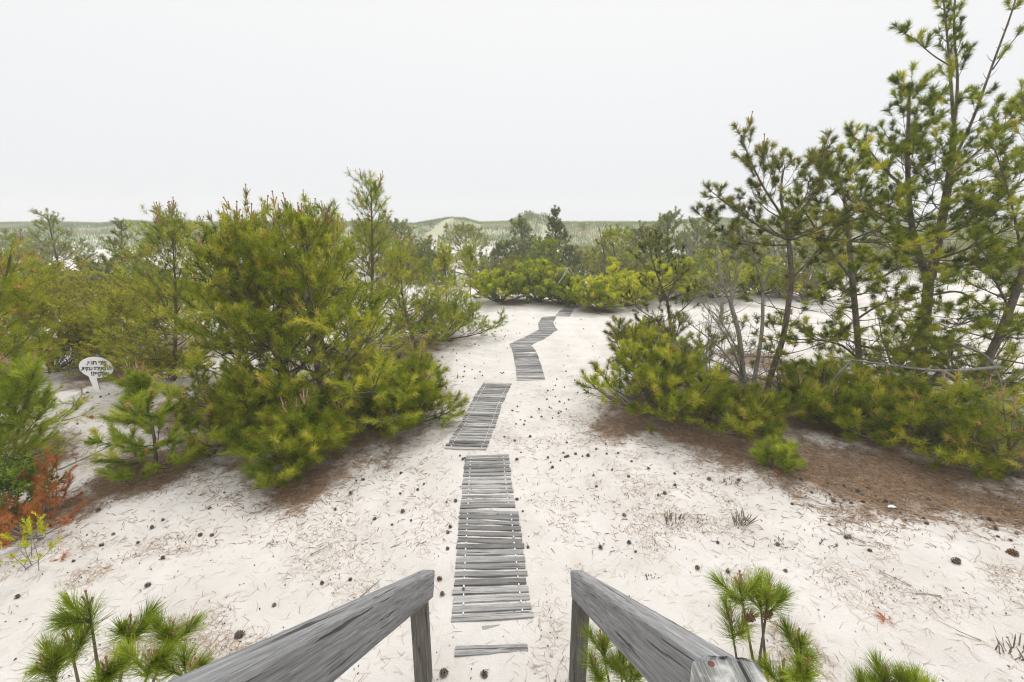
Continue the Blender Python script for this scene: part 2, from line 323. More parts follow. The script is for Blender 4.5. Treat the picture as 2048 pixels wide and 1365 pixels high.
def branch(T, p, d, L, r, lev, q):
    rd = T.r; n = 6 if L > .9 else (4 if L > .3 else 3); stp = L / (n - 1); pts = [p]; dirs = []
    d = nrm(d); up = q['up']
    for i in range(n - 1):
        k = (i + .5) / (n - 1)
        d = nrm((d[0] + rd.gauss(0, q['wander']), d[1] + rd.gauss(0, q['wander']), d[2] + rd.gauss(0, q['wander'] * .6) + up * k * (1.3 if lev == 0 else .9) - q['drop'] * (1 - k)))
        p = (p[0] + d[0] * stp, p[1] + d[1] * stp, max(p[2] + d[2] * stp, q['floor'])); pts.append(p); dirs.append(d)
    T.wood.append((pts, [r * (1 - .72 * i / (n - 1)) for i in range(n)]))
    dead = rd.random() < q['dead']
    if lev < q['maxlev']:
        s = q['bare'] * L * (1 if lev == 0 else .6) + rd.random() * .1; inc = q['inc'][lev]
        while s < L - .04:
            i = min(int(s / stp), n - 2); f = s / stp - i; a, b = pts[i], pts[i + 1]
            bp = (a[0] + (b[0] - a[0]) * f, a[1] + (b[1] - a[1]) * f, a[2] + (b[2] - a[2]) * f); dd = dirs[i]
            side = nrm(cross(dd, (0, 0, 1))) if abs(dd[2]) < .93 else (math.cos(rd.random() * 6.3), math.sin(rd.random() * 6.3), 0)
            upv = cross(side, dd)
            for sg in (-1, 1):
                if rd.random() < .14: continue
                ro = rd.gauss(.18, .42); la = R(q['la'] + rd.gauss(0, 9))
                o = tuple(sg * side[j] * math.cos(ro) + upv[j] * math.sin(ro) for j in range(3))
                ld = tuple(dd[j] * math.cos(la) + o[j] * math.sin(la) for j in range(3))
                ll = (q['ratio'] * (L - s) + q['minlat']) * (.65 + .6 * rd.random())
                if dead: ll *= .7
                branch(T, bp, ld, ll, max(r * .5 * (1 - .5 * s / L), .0035), lev + 1, q)
            s += inc * (.75 + .5 * rd.random())
    if dead: return
    tn = q['tone'] + rd.gauss(0, q['tsd']); f = q['fol'] * (.75 + .5 * rd.random()); ln = 0; i = n - 1
    while i > 0 and ln < f:
        seg = min(stp, f - ln); dd = dirs[i - 1]; e = pts[i]
        T.sh.append((e[0] - dd[0] * seg, e[1] - dd[1] * seg, e[2] - dd[2] * seg, *dd, seg, q['nl'] * (.85 + .3 * rd.random()), q['w'], tn)); ln += seg; i -= 1
    e = pts[-1]; d = dirs[-1]
    for k in range(q['term']):
        td = nrm((d[0] + rd.gauss(0, .5), d[1] + rd.gauss(0, .5), d[2] + .25 + rd.gauss(0, .35))); sl = .05 + .07 * rd.random()
        T.sh.append((*e, *td, sl, q['nl'] * (.8 + .3 * rd.random()), q['w'], tn + rd.gauss(0, .06)))
    T.tips.append((e, d, lev))
def smooth_poly(pts, n):
    pts = np.array(pts, float)
    if len(pts) < 3:
        t = np.linspace(0, 1, n)[:, None]; return pts[0] * (1 - t) + pts[-1] * t
    P0 = np.vstack([2 * pts[0] - pts[1], pts, 2 * pts[-1] - pts[-2]]); out = []; m = len(pts) - 1
    for u in np.linspace(0, m - 1e-6, n):
        i = int(u); t = u - i; a, b, c, d = P0[i:i + 4]
        out.append(.5 * ((2 * b) + (-a + c) * t + (2 * a - 5 * b + 4 * c - d) * t * t + (-a + 3 * b - 3 * c + d) * t ** 3))
    return np.array(out)
def along(pts, h):
    L = np.concatenate([[0], np.cumsum(np.linalg.norm(np.diff(pts, axis=0), axis=1))]); s = h * L[-1]
    i = min(int(np.searchsorted(L, s, 'right')) - 1, len(pts) - 2); f = (s - L[i]) / max(L[i + 1] - L[i], 1e-9)
    return tuple(pts[i] + (pts[i + 1] - pts[i]) * f), nrm(tuple(pts[i + 1] - pts[i])), L[-1]
def whorls(T, pts, q, Rm, h0=0.0, prof=None, az=None):
    """branches in whorls up a stem; prof(h) gives the relative length"""
    _, _, TL = along(pts, 0); h = max(q['hmin'], h0); rd = T.r
    while h < .985:
        p, d, _ = along(pts, h); L = (prof(h) if prof else (1 - h) ** q['pow']) * Rm + .10; n = q['nb']; a0 = rd.random() * 6.283
        for k in range(n):
            a = a0 + k * 6.283 / n + rd.gauss(0, .25)
            if az:
                wgt = .5 + .5 * math.cos(a - az[0])
                Lk = L * (az[1] + (1 - az[1]) * wgt)
            else: Lk = L
            e = R(q['e0'] + (q['e1'] - q['e0']) * h + rd.gauss(0, 7))
            bd = (math.cos(a) * math.cos(e), math.sin(a) * math.cos(e), math.sin(e))
            Lk *= .72 + .5 * rd.random(); hh = rd.gauss(0, .03)
            pp, _, _ = along(pts, min(max(h + hh, .01), .98))
            branch(T, pp, bd, Lk, max(q['r0'] * (1 - .85 * h) * .45, .005), 0, {**q, 'up': q['up'] * (.3 + .7 * min(1, h / .55))})
        h += q['ws'] / TL * (.8 + .4 * rd.random())
    p, d, _ = along(pts, 1.0)
    branch(T, tuple(np.array(p) - np.array(d) * .25), d, .45, .008, 1, q)

def cand_mesh():
    Vs, Fs, mi, b = [], [], [], 0
    rr = random.Random(3)
    for k, (l, sp) in enumerate([(.17, 0), (.11, .35), (.10, .38), (.08, .4)]):
        a = k * 2.1; d = np.array(nrm((math.cos(a) * sp, math.sin(a) * sp, 1)))
        u = np.array(nrm(cross(tuple(d), (0, 1, 0)))); v = np.cross(d, u)
        prof = [(0, .0065), (.5, .006), (.9, .005), (.91, .009), (.97, .009), (1.0, .003)]
        for t, r in prof:
            for j in range(6): Vs.append(d * l * t + r * (u * math.cos(j * 1.0472) + v * math.sin(j * 1.0472)))
        for i in range(5):
            for j in range(6): Fs.append((b + i * 6 + j, b + i * 6 + (j + 1) % 6, b + (i + 1) * 6 + (j + 1) % 6, b + (i + 1) * 6 + j)); mi.append(1 if i >= 2 else 0)
        b += 36
    return mesh_np('candle', np.array(Vs), [np.array(Fs)], [M['candle'], M['candle_tip']], mi=mi, smooth=True)
def poll_mesh():
    Vs, Fs, b = [], [], 0; rr = random.Random(4)
    for k in range(9):
        a = k * 2.4; e = .1 + .8 * k / 9; d = np.array((math.cos(a) * math.cos(e), math.sin(a) * math.cos(e), math.sin(e)))
        u = np.array(nrm(cross(tuple(d), (.1, .2, .97)))); v = np.cross(d, u)
        for t, r in [(0, .004), (.3, .0085), (.7, .008), (1, .003)]:
            for j in range(5): Vs.append(np.array((0, 0, .012 * k / 9)) + d * .034 * t + r * (u * math.cos(j * 1.2566) + v * math.sin(j * 1.2566)))
        for i in range(3):
            for j in range(5): Fs.append((b + i * 5 + j, b + i * 5 + (j + 1) % 5, b + (i + 1) * 5 + (j + 1) % 5, b + (i + 1) * 5 + j))
        b += 20
    return mesh_np('pollen_cone', np.array(Vs), [np.array(Fs)], [M['pollen']], smooth=True)
CAND, POLL = cand_mesh(), poll_mesh()

def finish(T, name, base, label, cat, q, group=None, crown='crown', n=7):
    e = empty(name, base, label, cat, group); b = tuple(base)
    if T.trunk: link('trunk', tubes_mesh('trunk', T.trunk, [M[q['bark']]], 10, b), e)
    if T.wood: link('branches', tubes_mesh('branches', T.wood, [M[q['bark']]], n - 2, b), e)
    if T.sh: link(crown, needle_mesh(crown, T.sh, [M[q['mat']]], q['K'], T.rng, b, q['spread'], q['bent']), e)
    def put(nm, me, lst, s0):
        for (p, d, lev) in lst:
            o = link(nm, me, e); o.location = Vector(p) - Vector(b); dz = Vector((d[0], d[1], d[2] + (1.6 if nm == 'candle' else .3)))
            o.rotation_euler = dz.to_track_quat('Z', 'Y').to_euler(); s = s0 * (.75 + .5 * T.r.random()); o.scale = (s, s, s)
    tips = list(T.tips); T.r.shuffle(tips)
    if q['cand']:
        up = sorted([t for t in tips if t[1][2] > .35], key=lambda t: -(t[0][2] - b[2]) * (.7 + .3 * T.r.random()))[:q['cand']]
        put('candle', CAND, up, q.get('cs', 1.25))
    if q['poll']:
        put('pollen_cone', POLL, tips[:q['poll']], q.get('ps', 1.15))
    return e
def Q(**k): q = dict(DEF); q.update(k); return q

def pine(name, label, bpx, d, top, Rm, seed, group=None, cat='pine tree', prof=None, az=None, bend=0, h0=0, **kw):
    q = Q(**kw); T = Tree(seed)
    bx = xat(bpx, d); base = Vector((bx, d, gz1(bx, d))); tp = P(top[0], top[1], d + bend)
    mid = base * .5 + tp * .5 + Vector((T.r.gauss(0, .08), T.r.gauss(0, .08), 0))
    q['floor'] = base.z + .06
    pts = smooth_poly([tuple(base + Vector((0, 0, -.1))), tuple(mid), tuple(tp)], 14)
    T.trunk.append((pts, [q['r0'] * (1 - .86 * i / 13) + .004 for i in range(14)]))
    whorls(T, pts, q, Rm, h0, prof, az)
    return finish(T, name, base, label, cat, q, group)
def spread_bush(name, label, bpx, d, hgt, Rm, seed, nst=12, emin=8, emax=75, group=None, cat='pine bush', sx=1, sy=1, crown='crown', **kw):
    """many stems from one root, spreading low"""
    q = Q(**kw); T = Tree(seed); bx = xat(bpx, d); base = Vector((bx, d, gz1(bx, d))); q['floor'] = base.z + .05
    for k in range(nst):
        a = k * 2.39996 + T.r.gauss(0, .2); t = (k + .5) / nst; e = R(emin + (emax - emin) * t)
        ln = 1 / math.sqrt((math.cos(e) / Rm) ** 2 + (math.sin(e) / hgt) ** 2) * (.78 + .34 * T.r.random())
        dv = (math.cos(a) * math.cos(e) * sx, math.sin(a) * math.cos(e) * sy, math.sin(e))
        l2 = math.sqrt(dv[0] ** 2 + dv[1] ** 2 + dv[2] ** 2)
        branch(T, (base.x + T.r.gauss(0, .06), base.y + T.r.gauss(0, .06), base.z), dv, ln * l2, q['r0'], 0, q)
    return finish(T, name, base, label, cat, q, group, crown)
def traced(name, label, base, limbs, seed, cat='pine tree', group=None, **kw):
    """limbs: (pixel polyline [(px,py,d)], r0, r1, mode, length, extra) - a tree whose stem and limbs follow measured points"""
    q = Q(**kw); T = Tree(seed)
    for L in limbs:
        pp, r0, r1, mode, ln = L[:5]; qq = dict(q); qq.update(L[5] if len(L) > 5 else {})
        pts = smooth_poly([tuple(P(*p)) for p in pp], max(8, 4 * len(pp))); n = len(pts)
        (T.trunk if r0 >= .045 else T.wood).append((pts, [r0 + (r1 - r0) * i / (n - 1) for i in range(n)]))
        if mode == 'whorl': whorls(T, pts, qq, ln, qq.get('h0', 0), qq.get('prof'))
        elif mode == 'limb':
            s = qq.get('s0', .25); side = 1; inc = qq.get('li', .22); _, _, TL = along(pts, 0)
            while s < .99:
                p, d, _ = along(pts, s); sd = nrm(cross(d, (0, 0, 1))); upv = cross(sd, d)
                for sg in (1, -1):
                    la = R(48 + T.r.gauss(0, 12)); ro = T.r.gauss(.25, .7)
                    o = tuple(sg * sd[j] * math.cos(ro) + upv[j] * math.sin(ro) for j in range(3))
                    branch(T, p, tuple(d[j] * math.cos(la) + o[j] * math.sin(la) for j in range(3)), (ln * (1 - .6 * s)) * (.6 + .7 * T.r.random()), max(r1 * .8, .006), 1, qq)
                s += inc / TL * (.7 + .6 * T.r.random())
            p, d, _ = along(pts, 1.0); branch(T, tuple(np.array(p) - np.array(d) * .2), d, .35, .008, 1, qq)
    return finish(T, name, base, label, cat, q, group, n=8)

# ================================================================== THE PLACE
# ------------------------------------------------------------------ roll-out boardwalk
def plank_mesh(seed, L=.74, W=.094, Tk=.024):
    r = np.random.RandomState(seed); n = 12; Vs = []
    wob = np.cumsum(r.randn(n) * .0008); wid = W / 2 + np.cumsum(r.randn(n) * .0012); sag = np.cumsum(r.randn(n) * .0012)
    for i in range(n):
        x = -L / 2 + L * i / (n - 1) + (r.randn() * .004 if i in (0, n - 1) else 0); w = wid[i]; b = .004
        for (yy, zz) in [(-w, -Tk), (-w, -b), (-w + b, 0), (w - b, 0), (w, -b), (w, -Tk)]: Vs.append((x + r.randn() * .0015, yy + wob[i], zz + sag[i]))
    F = []
    for i in range(n - 1):
        for j in range(6): a = i * 6 + j; b2 = i * 6 + (j + 1) % 6; F.append((a, a + 6, b2 + 6, b2))
    me = bpy.data.meshes.new('plank'); caps = [tuple(range(0, 6)), tuple(range((n - 1) * 6 + 5, (n - 1) * 6 - 1, -1))]
    me.from_pydata([tuple(v) for v in Vs], [], F + caps); me.materials.append(M['plank']); me.update(); return me
PLK = [plank_mesh(40 + i) for i in range(6)]
def spacer_mesh():
    V, F_ = [], []
    for i, (x, r) in enumerate([(-.015, .006), (-.012, .0095), (.012, .0095), (.015, .006)]):
        for j in range(8): a = j * math.pi / 4; V.append((math.cos(a) * r, x, math.sin(a) * r))
    for i in range(3):
        for j in range(8): F_.append((i * 8 + j, i * 8 + (j + 1) % 8, (i + 1) * 8 + (j + 1) % 8, (i + 1) * 8 + j))
    me = bpy.data.meshes.new('spacer'); me.from_pydata(V, [], F_ + [tuple(range(7, -1, -1)), tuple(range(24, 32))]); me.materials.append(M['white_spacer']); me.update(); return me
SPC = spacer_mesh()
rb = random.Random(8)
def boardwalk(label, Lp, Rp, n, group='sections of the roll-out boardwalk', spacers=True, wmul=1.0, lift=.013):
    Lw = np.array([list(G(*p))[:2] for p in Lp]); Rw = np.array([list(G(*p))[:2] for p in Rp])
    def at(A, t):
        s = np.concatenate([[0], np.cumsum(np.linalg.norm(np.diff(A, axis=0), axis=1))]); u = t * s[-1]
        return np.array([np.interp(u, s, A[:, 0]), np.interp(u, s, A[:, 1])])
    c = (Lw.mean(0) + Rw.mean(0)) / 2; base = Vector((c[0], c[1], gz1(*c)))
    e = empty('boardwalk', base, label, 'boardwalk', group); prev = None
    for k in range(n):
        t = (k + .5) / n; a, b = at(Lw, t), at(Rw, t); m = (a + b) / 2; dv = b - a; ln = math.hypot(*dv)
        za, zb = gz1(*a), gz1(*b); o = link('plank', PLK[rb.randrange(6)], e)
        mm = Vector((m[0] + rb.gauss(0, .004), m[1] + rb.gauss(0, .004), max((za + zb) / 2, gz1(*m) - .004) + lift + rb.gauss(0, .003)))
        o.location = mm - base; yaw = math.atan2(dv[1], dv[0]) + rb.gauss(0, .008)
        o.rotation_euler = (rb.gauss(0, .03), -math.atan2(zb - za, ln) * .6, yaw); o.scale = (ln / .74 * (1 + rb.gauss(0, .012)), wmul * (.87 + rb.gauss(0, .07)), 1)
        if spacers and prev is not None:
            for f in (.13, .87):
                p1 = a + dv * f; p0 = prev[0] + (prev[1] - prev[0]) * f; q = (p0 + p1) / 2
                s = link('spacer', SPC, e); s.location = Vector((q[0], q[1], mm.z - .001)) - base; dq = p1 - p0
                s.rotation_euler = (0, 0, math.atan2(dq[1], dq[0]) - math.pi / 2); sc_ = .8 + .25 * rb.random(); s.scale = (sc_, min(1, math.hypot(*dq) * .3 / .036), sc_)
        prev = (a, b)
    return e
boardwalk('grey slatted boardwalk section ending between the two stair handrails', [(905, 1250), (908, 1180), (914, 1100), (921, 1018)], [(1068, 1240), (1058, 1180), (1047, 1100), (1036, 1022)], 16)
boardwalk('grey slatted boardwalk section between the handrail section and the first bend', [(921, 1019), (926, 960), (931, 911)], [(1033, 1018), (1023, 960), (1018, 908)], 13)
boardwalk('dark weathered boardwalk section slanting beside the big bushy pine', [(888, 900), (920, 850), (943, 805), (967, 766)], [(972, 902), (992, 850), (1004, 810), (1024, 768)], 31)
boardwalk('curved boardwalk section in the open sand after the slanting one', [(1034, 762), (1031, 735), (1026, 705), (1019, 690)], [(1091, 761), (1082, 730), (1073, 705), (1062, 690)], 31, spacers=False)
boardwalk('boardwalk section turning sharply sideways across the white sand', [(1018, 690), (1050, 675), (1076, 661)], [(1064, 690), (1092, 676), (1115, 660)], 20, spacers=False)
boardwalk('short boardwalk section kinking back beyond the sharp turn', [(1078, 660), (1076, 648), (1086, 634)], [(1115, 660), (1106, 646), (1113, 632)], 20, spacers=False)
boardwalk('last boardwalk section vanishing under the yellow green bushes', [(1109, 633), (1120, 622), (1133, 614)], [(1139, 634), (1145, 624), (1150, 615)], 15, spacers=False)
boardwalk('distant bluish grey boardwalk crossing sand behind the tall pines', [(1862, 621), (1940, 633), (2060, 660)], [(1880, 615), (1960, 627), (2080, 652)], 40, None, False)
for lab, p0, p1, dz, wm in [('half buried grey plank lying alone nearest the stairs', (910, 1303), (1056, 1297), .016, 1.0), ('thin sliver of plank poking from sand below the last slat', (964, 1256), (1046, 1247), .001, .55)]:
    a, b = on(*p0), on(*p1); o = link('loose_plank', PLK[2], None, (a + b) / 2 + Vector((0, 0, dz))); dv = b - a
    o.rotation_euler = (0.10, 0.006, math.atan2(dv.y, dv.x)); o.scale = (dv.length / .74, wm, 1); tag(o, lab, 'plank')

# ------------------------------------------------------------------ stair handrails
def beam_mesh(name, L, W, D, m, seed, seg=60, bev=.012, chop=0):
    """beam along local +X from 0 to L, top at z=0, width W in y, depth D; worn and slightly checked"""
    r = np.random.RandomState(seed)
    prof = []
    def side(p, q, k):
        for i in range(k): prof.append((p[0] + (q[0] - p[0]) * i / k, p[1] + (q[1] - p[1]) * i / k))
    h = W / 2; c = [(-h, -D + bev), (-h, -bev), (-h + bev, 0), (h - bev, 0), (h, -bev), (h, -D + bev), (h - bev, -D), (-h + bev, -D)]
    for i in range(8): side(c[i], c[(i + 1) % 8], 6 if i % 2 == 0 else 2)
    n = len(prof); groove = r.rand(n) ** 6 * .004; pr = np.array(prof); nn = unit(np.stack([pr[:, 0] / h, (pr[:, 1] + D / 2) / (D / 2)], 1))
    V = []
    for i in range(seg + 1):
        x = L * i / seg; ph = np.arange(n)
        g = groove * (1 + np.sin(x * 3 + ph)) + .0022 * (vnoise(np.full(n, x), ph * .02, .25, seed) - .5) + .0012 * (vnoise(np.full(n, x), ph * .1, .05, seed + 1) - .5)
        p = pr - nn * g[:, None]
        xo = (r.randn(n) * .003) if i in (0, seg) else 0
        for j in range(n): V.append((x + (xo[j] if np.ndim(xo) else 0), p[j, 0], p[j, 1]))
    F_ = [(i * n + j, i * n + (j + 1) % n, (i + 1) * n + (j + 1) % n, (i + 1) * n + j) for i in range(seg) for j in range(n)]
    me = bpy.data.meshes.new(name); me.from_pydata(V, [], F_ + [tuple(range(n - 1, -1, -1)), tuple(range(seg * n, seg * n + n))]); me.materials.append(m)
    me.polygons.foreach_set('use_smooth', [True] * len(me.polygons)); me.update(); return me
SL = math.atan(.752)
def slope_z(y): return 1.004 - (y - 3.10) * .752
def handrail(label, x, y0, y1, W, D, seed, postx, newel=None):
    e = empty('stair_handrail', (x, 3.0, 0), label, 'handrail', 'handrails of the beach stairs')
    L = (y1 - y0) / math.cos(SL); o = link('rail', beam_mesh('rail', L, W, D, M['rail'], seed), e)
    o.location = Vector((x, y1, slope_z(y1))) - Vector((x, 3.0, 0)); o.rotation_euler = (0, 0, 0)
    # local +X runs back up towards the deck
    o.rotation_euler = Matrix((( 0, 1, 0), (-math.cos(SL), 0, math.sin(SL)), (math.sin(SL), 0, math.cos(SL)))).to_euler()
    p = link('post', beam_mesh('post', slope_z(2.98) - D * .9 + .3, .125, .125, M['post'], seed + 5, 24, .006), e)
    p.data.transform(Matrix.Translation((0, 0, .0625))); p.data.transform(Matrix.Rotation(-math.pi / 2, 4, 'Y')); p.location = Vector((postx - x, -.02, -.3))
    for yy in (y1 - .12, y1 - .2):
        nl = link('nail', bpy.data.meshes.get('nail') or nail_mesh(), e); nl.location = Vector((0.02 if yy > y1 - .15 else -.025, yy - 3.0, slope_z(yy) + .001)); nl.rotation_euler = (-SL, 0, 0)
    return e
def nail_mesh():
    me = bpy.data.meshes.new('nail'); V = [(math.cos(a) * r, math.sin(a) * r, z) for (r, z) in ((.008, -.002), (.008, .0012), (.005, .0028)) for a in [k * math.pi / 4 for k in range(8)]]
    F_ = [(i * 8 + j, i * 8 + (j + 1) % 8, i * 8 + 8 + (j + 1) % 8, i * 8 + 8 + j) for i in range(2) for j in range(8)] + [tuple(range(16, 24))]
    me.from_pydata(V, [], F_); me.materials.append(M['rust']); me.update(); return me
nail_mesh()
handrail('weathered grey handrail sloping down with one square end post, no newel', -.680, .1, 3.12, .108, .205, 3, -.735)
e2 = handrail('weathered grey handrail joined to a pale lichen covered newel post', .522, .92, 3.12, .100, .205, 7, .545)
nw = link('newel_post', beam_mesh('newel_post', 2.75, .168, .168, M['newel'], 21, 60, .012), e2)
nw.data.transform(Matrix.Translation((0, 0, .084))); nw.data.transform(Matrix.Rotation(-math.pi / 2, 4, 'Y')); nw.data.transform(Matrix.Rotation(0, 4, 'Z'))
nw.location = Vector((.535 - .522, .835 - 3.0, 2.632 - 2.75)); 
for (ax, ay) in ((.49, .84), (.50, .905)):
    nl = link('nail', bpy.data.meshes['nail'], e2); nl.location = Vector((ax - .522, ay - 3.0, 2.633)); nl.scale = (1.3, 1.3, 1)

# ------------------------------------------------------------------ hebrew sign
def sign():
    b = on(196, 779); e = empty('sign', b, 'white oval sign on a stem with three lines of dark Hebrew lettering', 'sign')
    k = (b.y * CT + H * ST) / F         # metres per picture pixel there
    e.rotation_euler = (0, 0, R(17))
    a, c = 27.5 * k, 21.5 * k; cx, cz = 6.0 * k, 48 * k; tilt = R(-13); th = .03
    pts = []; N_ = 56
    for i in range(N_):
        t = -2.25 + 2 * math.pi * i / N_; u, v = a * math.cos(t), c * math.sin(t)
        pts.append((cx + u * math.cos(tilt) - v * math.sin(tilt), cz + u * math.sin(tilt) + v * math.cos(tilt)))
    cut = [p for p in pts if not (-9.5 * k < p[0] < 2.4 * k and p[1] < cz)]
    # order the outline so the stem replaces the removed arc
    i0 = next(i for i in range(len(cut)) if cut[i][0] >= 2.4 * k and cut[i][1] < cz and cut[i - 1][0] < 0)
    cut = cut[i0:] + cut[:i0]
    stem = [(-9.3 * k, 30 * k), (-8.6 * k, 22 * k), (-6.2 * k, 8 * k), (-4.6 * k, -4 * k), (3.6 * k, -4 * k), (3.0 * k, 10 * k), (2.6 * k, 22 * k), (2.8 * k, 26 * k)]
    def slab(name, out, y0, y1, m):
        n = len(out); V = [(p[0], y0, p[1]) for p in out] + [(p[0], y1, p[1]) for p in out]
        F_ = [tuple(range(n)), tuple(range(2 * n - 1, n - 1, -1))] + [(i, i + n, (i + 1) % n + n, (i + 1) % n) for i in range(n)]
        me = bpy.data.meshes.new(name); me.from_pydata(V, [], F_); me.materials.append(m); me.materials.append(M['sign_edge'])
        for p in me.polygons:
            if len(p.vertices) == 4: p.material_index = 1
        me.update(); return link(name, me, e)
    slab('board', cut + stem, -th / 2, th / 2, M['sign'])
    def rev(s): return s[::-1]
    dg = bpy.context.evaluated_depsgraph_get()
    for s, x, z, h in [('אני חוף,', 7.5 * k, 57 * k, 12.0 * k), ('לא מאפרה ענקית,', 6.0 * k, 45.5 * k, 11.0 * k), ('אוקיי?!', 8.5 * k, 34 * k, 11.5 * k)]:
        c_ = bpy.data.curves.new('lettering', 'FONT'); c_.body = rev(s); c_.size = h * .95; c_.align_x = 'CENTER'; c_.extrude = .002; c_.offset = h * .03; c_.resolution_u = 3
        t = bpy.data.objects.new('lettering', c_); COL.objects.link(t); dg.update()
        me = bpy.data.meshes.new_from_object(t.evaluated_get(bpy.context.evaluated_depsgraph_get())); COL.objects.unlink(t)
        xs = [v.co.x for v in me.vertices]; mw = (max(xs) - min(xs)); want = {12.0: 31, 11.0: 49, 11.5: 27}[round(h / k, 1)] * k
        me.transform(Matrix.Diagonal((want / mw, 1, 1, 1)))
        me.materials.clear(); me.materials.append(M['ink']); o = link('lettering', me, e)
        o.rotation_euler = Euler((R(90), 0, 0)); o.rotation_euler = (Matrix.Rotation(R(5), 3, 'Y') @ Matrix.Rotation(R(90), 3, 'X')).to_euler()
        o.location = (x, -th / 2 - .003, z - 2.5 * k)
sign()
HAZE, ZENITH, SUN, EXPO = 0.0019, 1.95, 1.8, 0.2
dome = lambda h: max(.05, 1 - h) ** .55 * (.55 + .45 * min(1, h * 6 + .4))
full = lambda h: (1 - h) ** .6
GL = 'young pines in the thicket beside the boardwalk'
YB = dict(bark='bark', cand=16, cs=1.35, tone=.53, poll=80, inc=(.50, .38, .2), K=34, w=.0085, nl=.135, fol=.20, tsd=.22, term=1, minlat=.22, wander=.13, up=.36, e1=62)
# ---- bushy thicket on the near side of the boardwalk
pine('pine_tree', 'tall bushy pine at the front of the thicket, two crossing stems, candles on top', 655, 8.1, (612, 464), 2.3, 11, GL, prof=full, e0=2, nb=5, ws=.40, r0=.075, **YB)
pine('pine_tree', 'pine with a stem leaning away from the boardwalk in the thicket', 628, 8.2, (440, 462), 2.0, 12, GL, prof=full, e0=4, nb=5, ws=.38, r0=.07, h0=.1, **YB)
pine('pine_tree', 'bushy pine behind the sign side of the thicket with upright candles', 345, 10.6, (345, 468), 1.75, 13, GL, prof=lambda h: (1 - h) ** .45, nb=5, ws=.36, r0=.05, h0=.06, **{**YB, 'K': 20, 'w': .0075})
pine('pine_tree', 'tallest pine of the thicket, slim open top rising over the rest', 728, 11.2, (742, 372), 1.4, 14, GL, prof=lambda h: (1 - h) ** .8, nb=5, e0=12, r0=.06, **{**YB, 'K': 20, 'w': .006, 'cand': 8})
pine('pine_tree', 'dense pine in the middle of the thicket crowded with candles', 560, 10.2, (552, 458), 1.3, 15, GL, prof=full, nb=5, r0=.05, h0=.2, **{**YB, 'K': 20, 'w': .006, 'cand': 26})
pine('pine_tree', 'pine between the leaning stem and the middle of the thicket', 470, 9.2, (490, 474), 1.5, 45, GL, prof=full, nb=5, r0=.05, h0=.25, **{**YB, 'cand': 20})
pine('pine_tree', 'pine half hidden behind the tallest pine of the thicket', 640, 12.4, (668, 458), 1.3, 16, GL, nb=5, r0=.05, h0=.2, **{**YB, 'K': 16, 'w': .007, 'cand': 20})
pine('pine_tree', 'rounded pine at the far edge of the thicket toward the sand', 835, 13.2, (800, 512), 1.6, 17, GL, prof=dome, nb=5, r0=.05, **{**YB, 'K': 18, 'w': .007, 'cand': 8})
pine('pine_tree', 'small pine with narrow leader over the back of the thicket', 890, 16.2, (888, 505), 1.0, 18, GL, nb=4, r0=.03, **{**YB, 'K': 16, 'w': .009, 'cand': 3})
pine('pine_tree', 'slender pine sapling with bare pole stem behind the thicket', 946, 18.2, (942, 500), .5, 19, GL, nb=4, ws=.4, r0=.022, h0=.45, **{**YB, 'K': 18, 'w': .009, 'cand': 0, 'poll': 0})
spread_bush('pine_bush', 'low pine boughs reaching over the white sand behind the thicket', 885, 14.6, 1.5, 2.2, 20, 13, 4, 60, K=18, w=.008, r0=.03, poll=10, inc=(.3, .22, .2), mat='needle')
spread_bush('pine_bush', 'low bough clump at the foot of the tall bushy pine beside the boardwalk', 800, 8.0, 1.75, 1.15, 21, 14, 3, 70, K=36, w=.0065, tsd=.2, r0=.025, poll=26, inc=(.26, .2, .2), cand=6)
spread_bush('pine_bush', 'low pine boughs between the leaning stem and the bright sapling', 480, 7.4, 1.3, 1.1, 46, 13, 4, 65, K=34, w=.0065, tsd=.2, r0=.025, poll=30, inc=(.3, .22, .2))
spread_bush('pine_bush', 'low pine clump resting on brown needles in front of the tall bushy pine', 596, 6.5, 1.15, 1.0, 22, 14, 4, 70, K=40, w=.0055, tsd=.2, r0=.022, poll=26, cand=7, inc=(.24, .18, .2))
pine('pine_sapling', 'bright green pine sapling standing alone on sand in front of the sign', 312, 6.35, (268, 750), .72, 23, None, 'pine sapling', prof=lambda h: (1 - h) ** .7 * (1.0 if h < .55 else .6), nb=5, ws=.33, e0=8, e1=62, r0=.026, mat='needle_fresh', K=95, w=.005, nl=.135, cand=9, poll=14, inc=(.26, .2, .2), hmin=.06, bent=True, term=0, maxlev=1, fol=.30, up=.35, ratio=.5, minlat=.16, tsd=.16, spread=(15, 55), tone=.6, cs=1.1)
# ---- picture edge on the sign side
pine('pine_tree', 'tall dark pine at the photo edge with orange pollen cones and candles', -35, 6.5, (22, 512), 1.4, 24, None, prof=lambda h: (1 - h) ** .5, nb=5, ws=.36, e0=5, r0=.05, mat='needle', K=26, w=.004, nl=.125, cand=16, poll=60, inc=(.40, .3, .2), tone=.55, tsd=.2, term=2, up=.30)
pine('pine_sapling', 'bright pine sapling with long upswept shoots at the photo edge below the sign', 8, 5.9, (66, 748), .8, 25, None, 'pine sapling', nb=4, ws=.28, e0=30, e1=62, r0=.022, mat='needle_fresh', K=75, w=.0045, nl=.125, cand=6, bent=True, inc=(.26, .2, .2), hmin=.12, term=0, maxlev=1, fol=.34, up=.3, spread=(15, 55), tone=.62)
spread_bush('leafy_shrub', 'low green leafy shrub below the bright sapling with dead orange twigs in it', 5, 5.15, .75, .55, 26, 14, 15, 85, None, 'shrub', crown='foliage', mat='leaf_green', K=12, w=.022, nl=.045, r0=.010, bark='twig', inc=(.16, .12, .1), spread=(20, 80), fol=.2, bare=.3, up=.15)
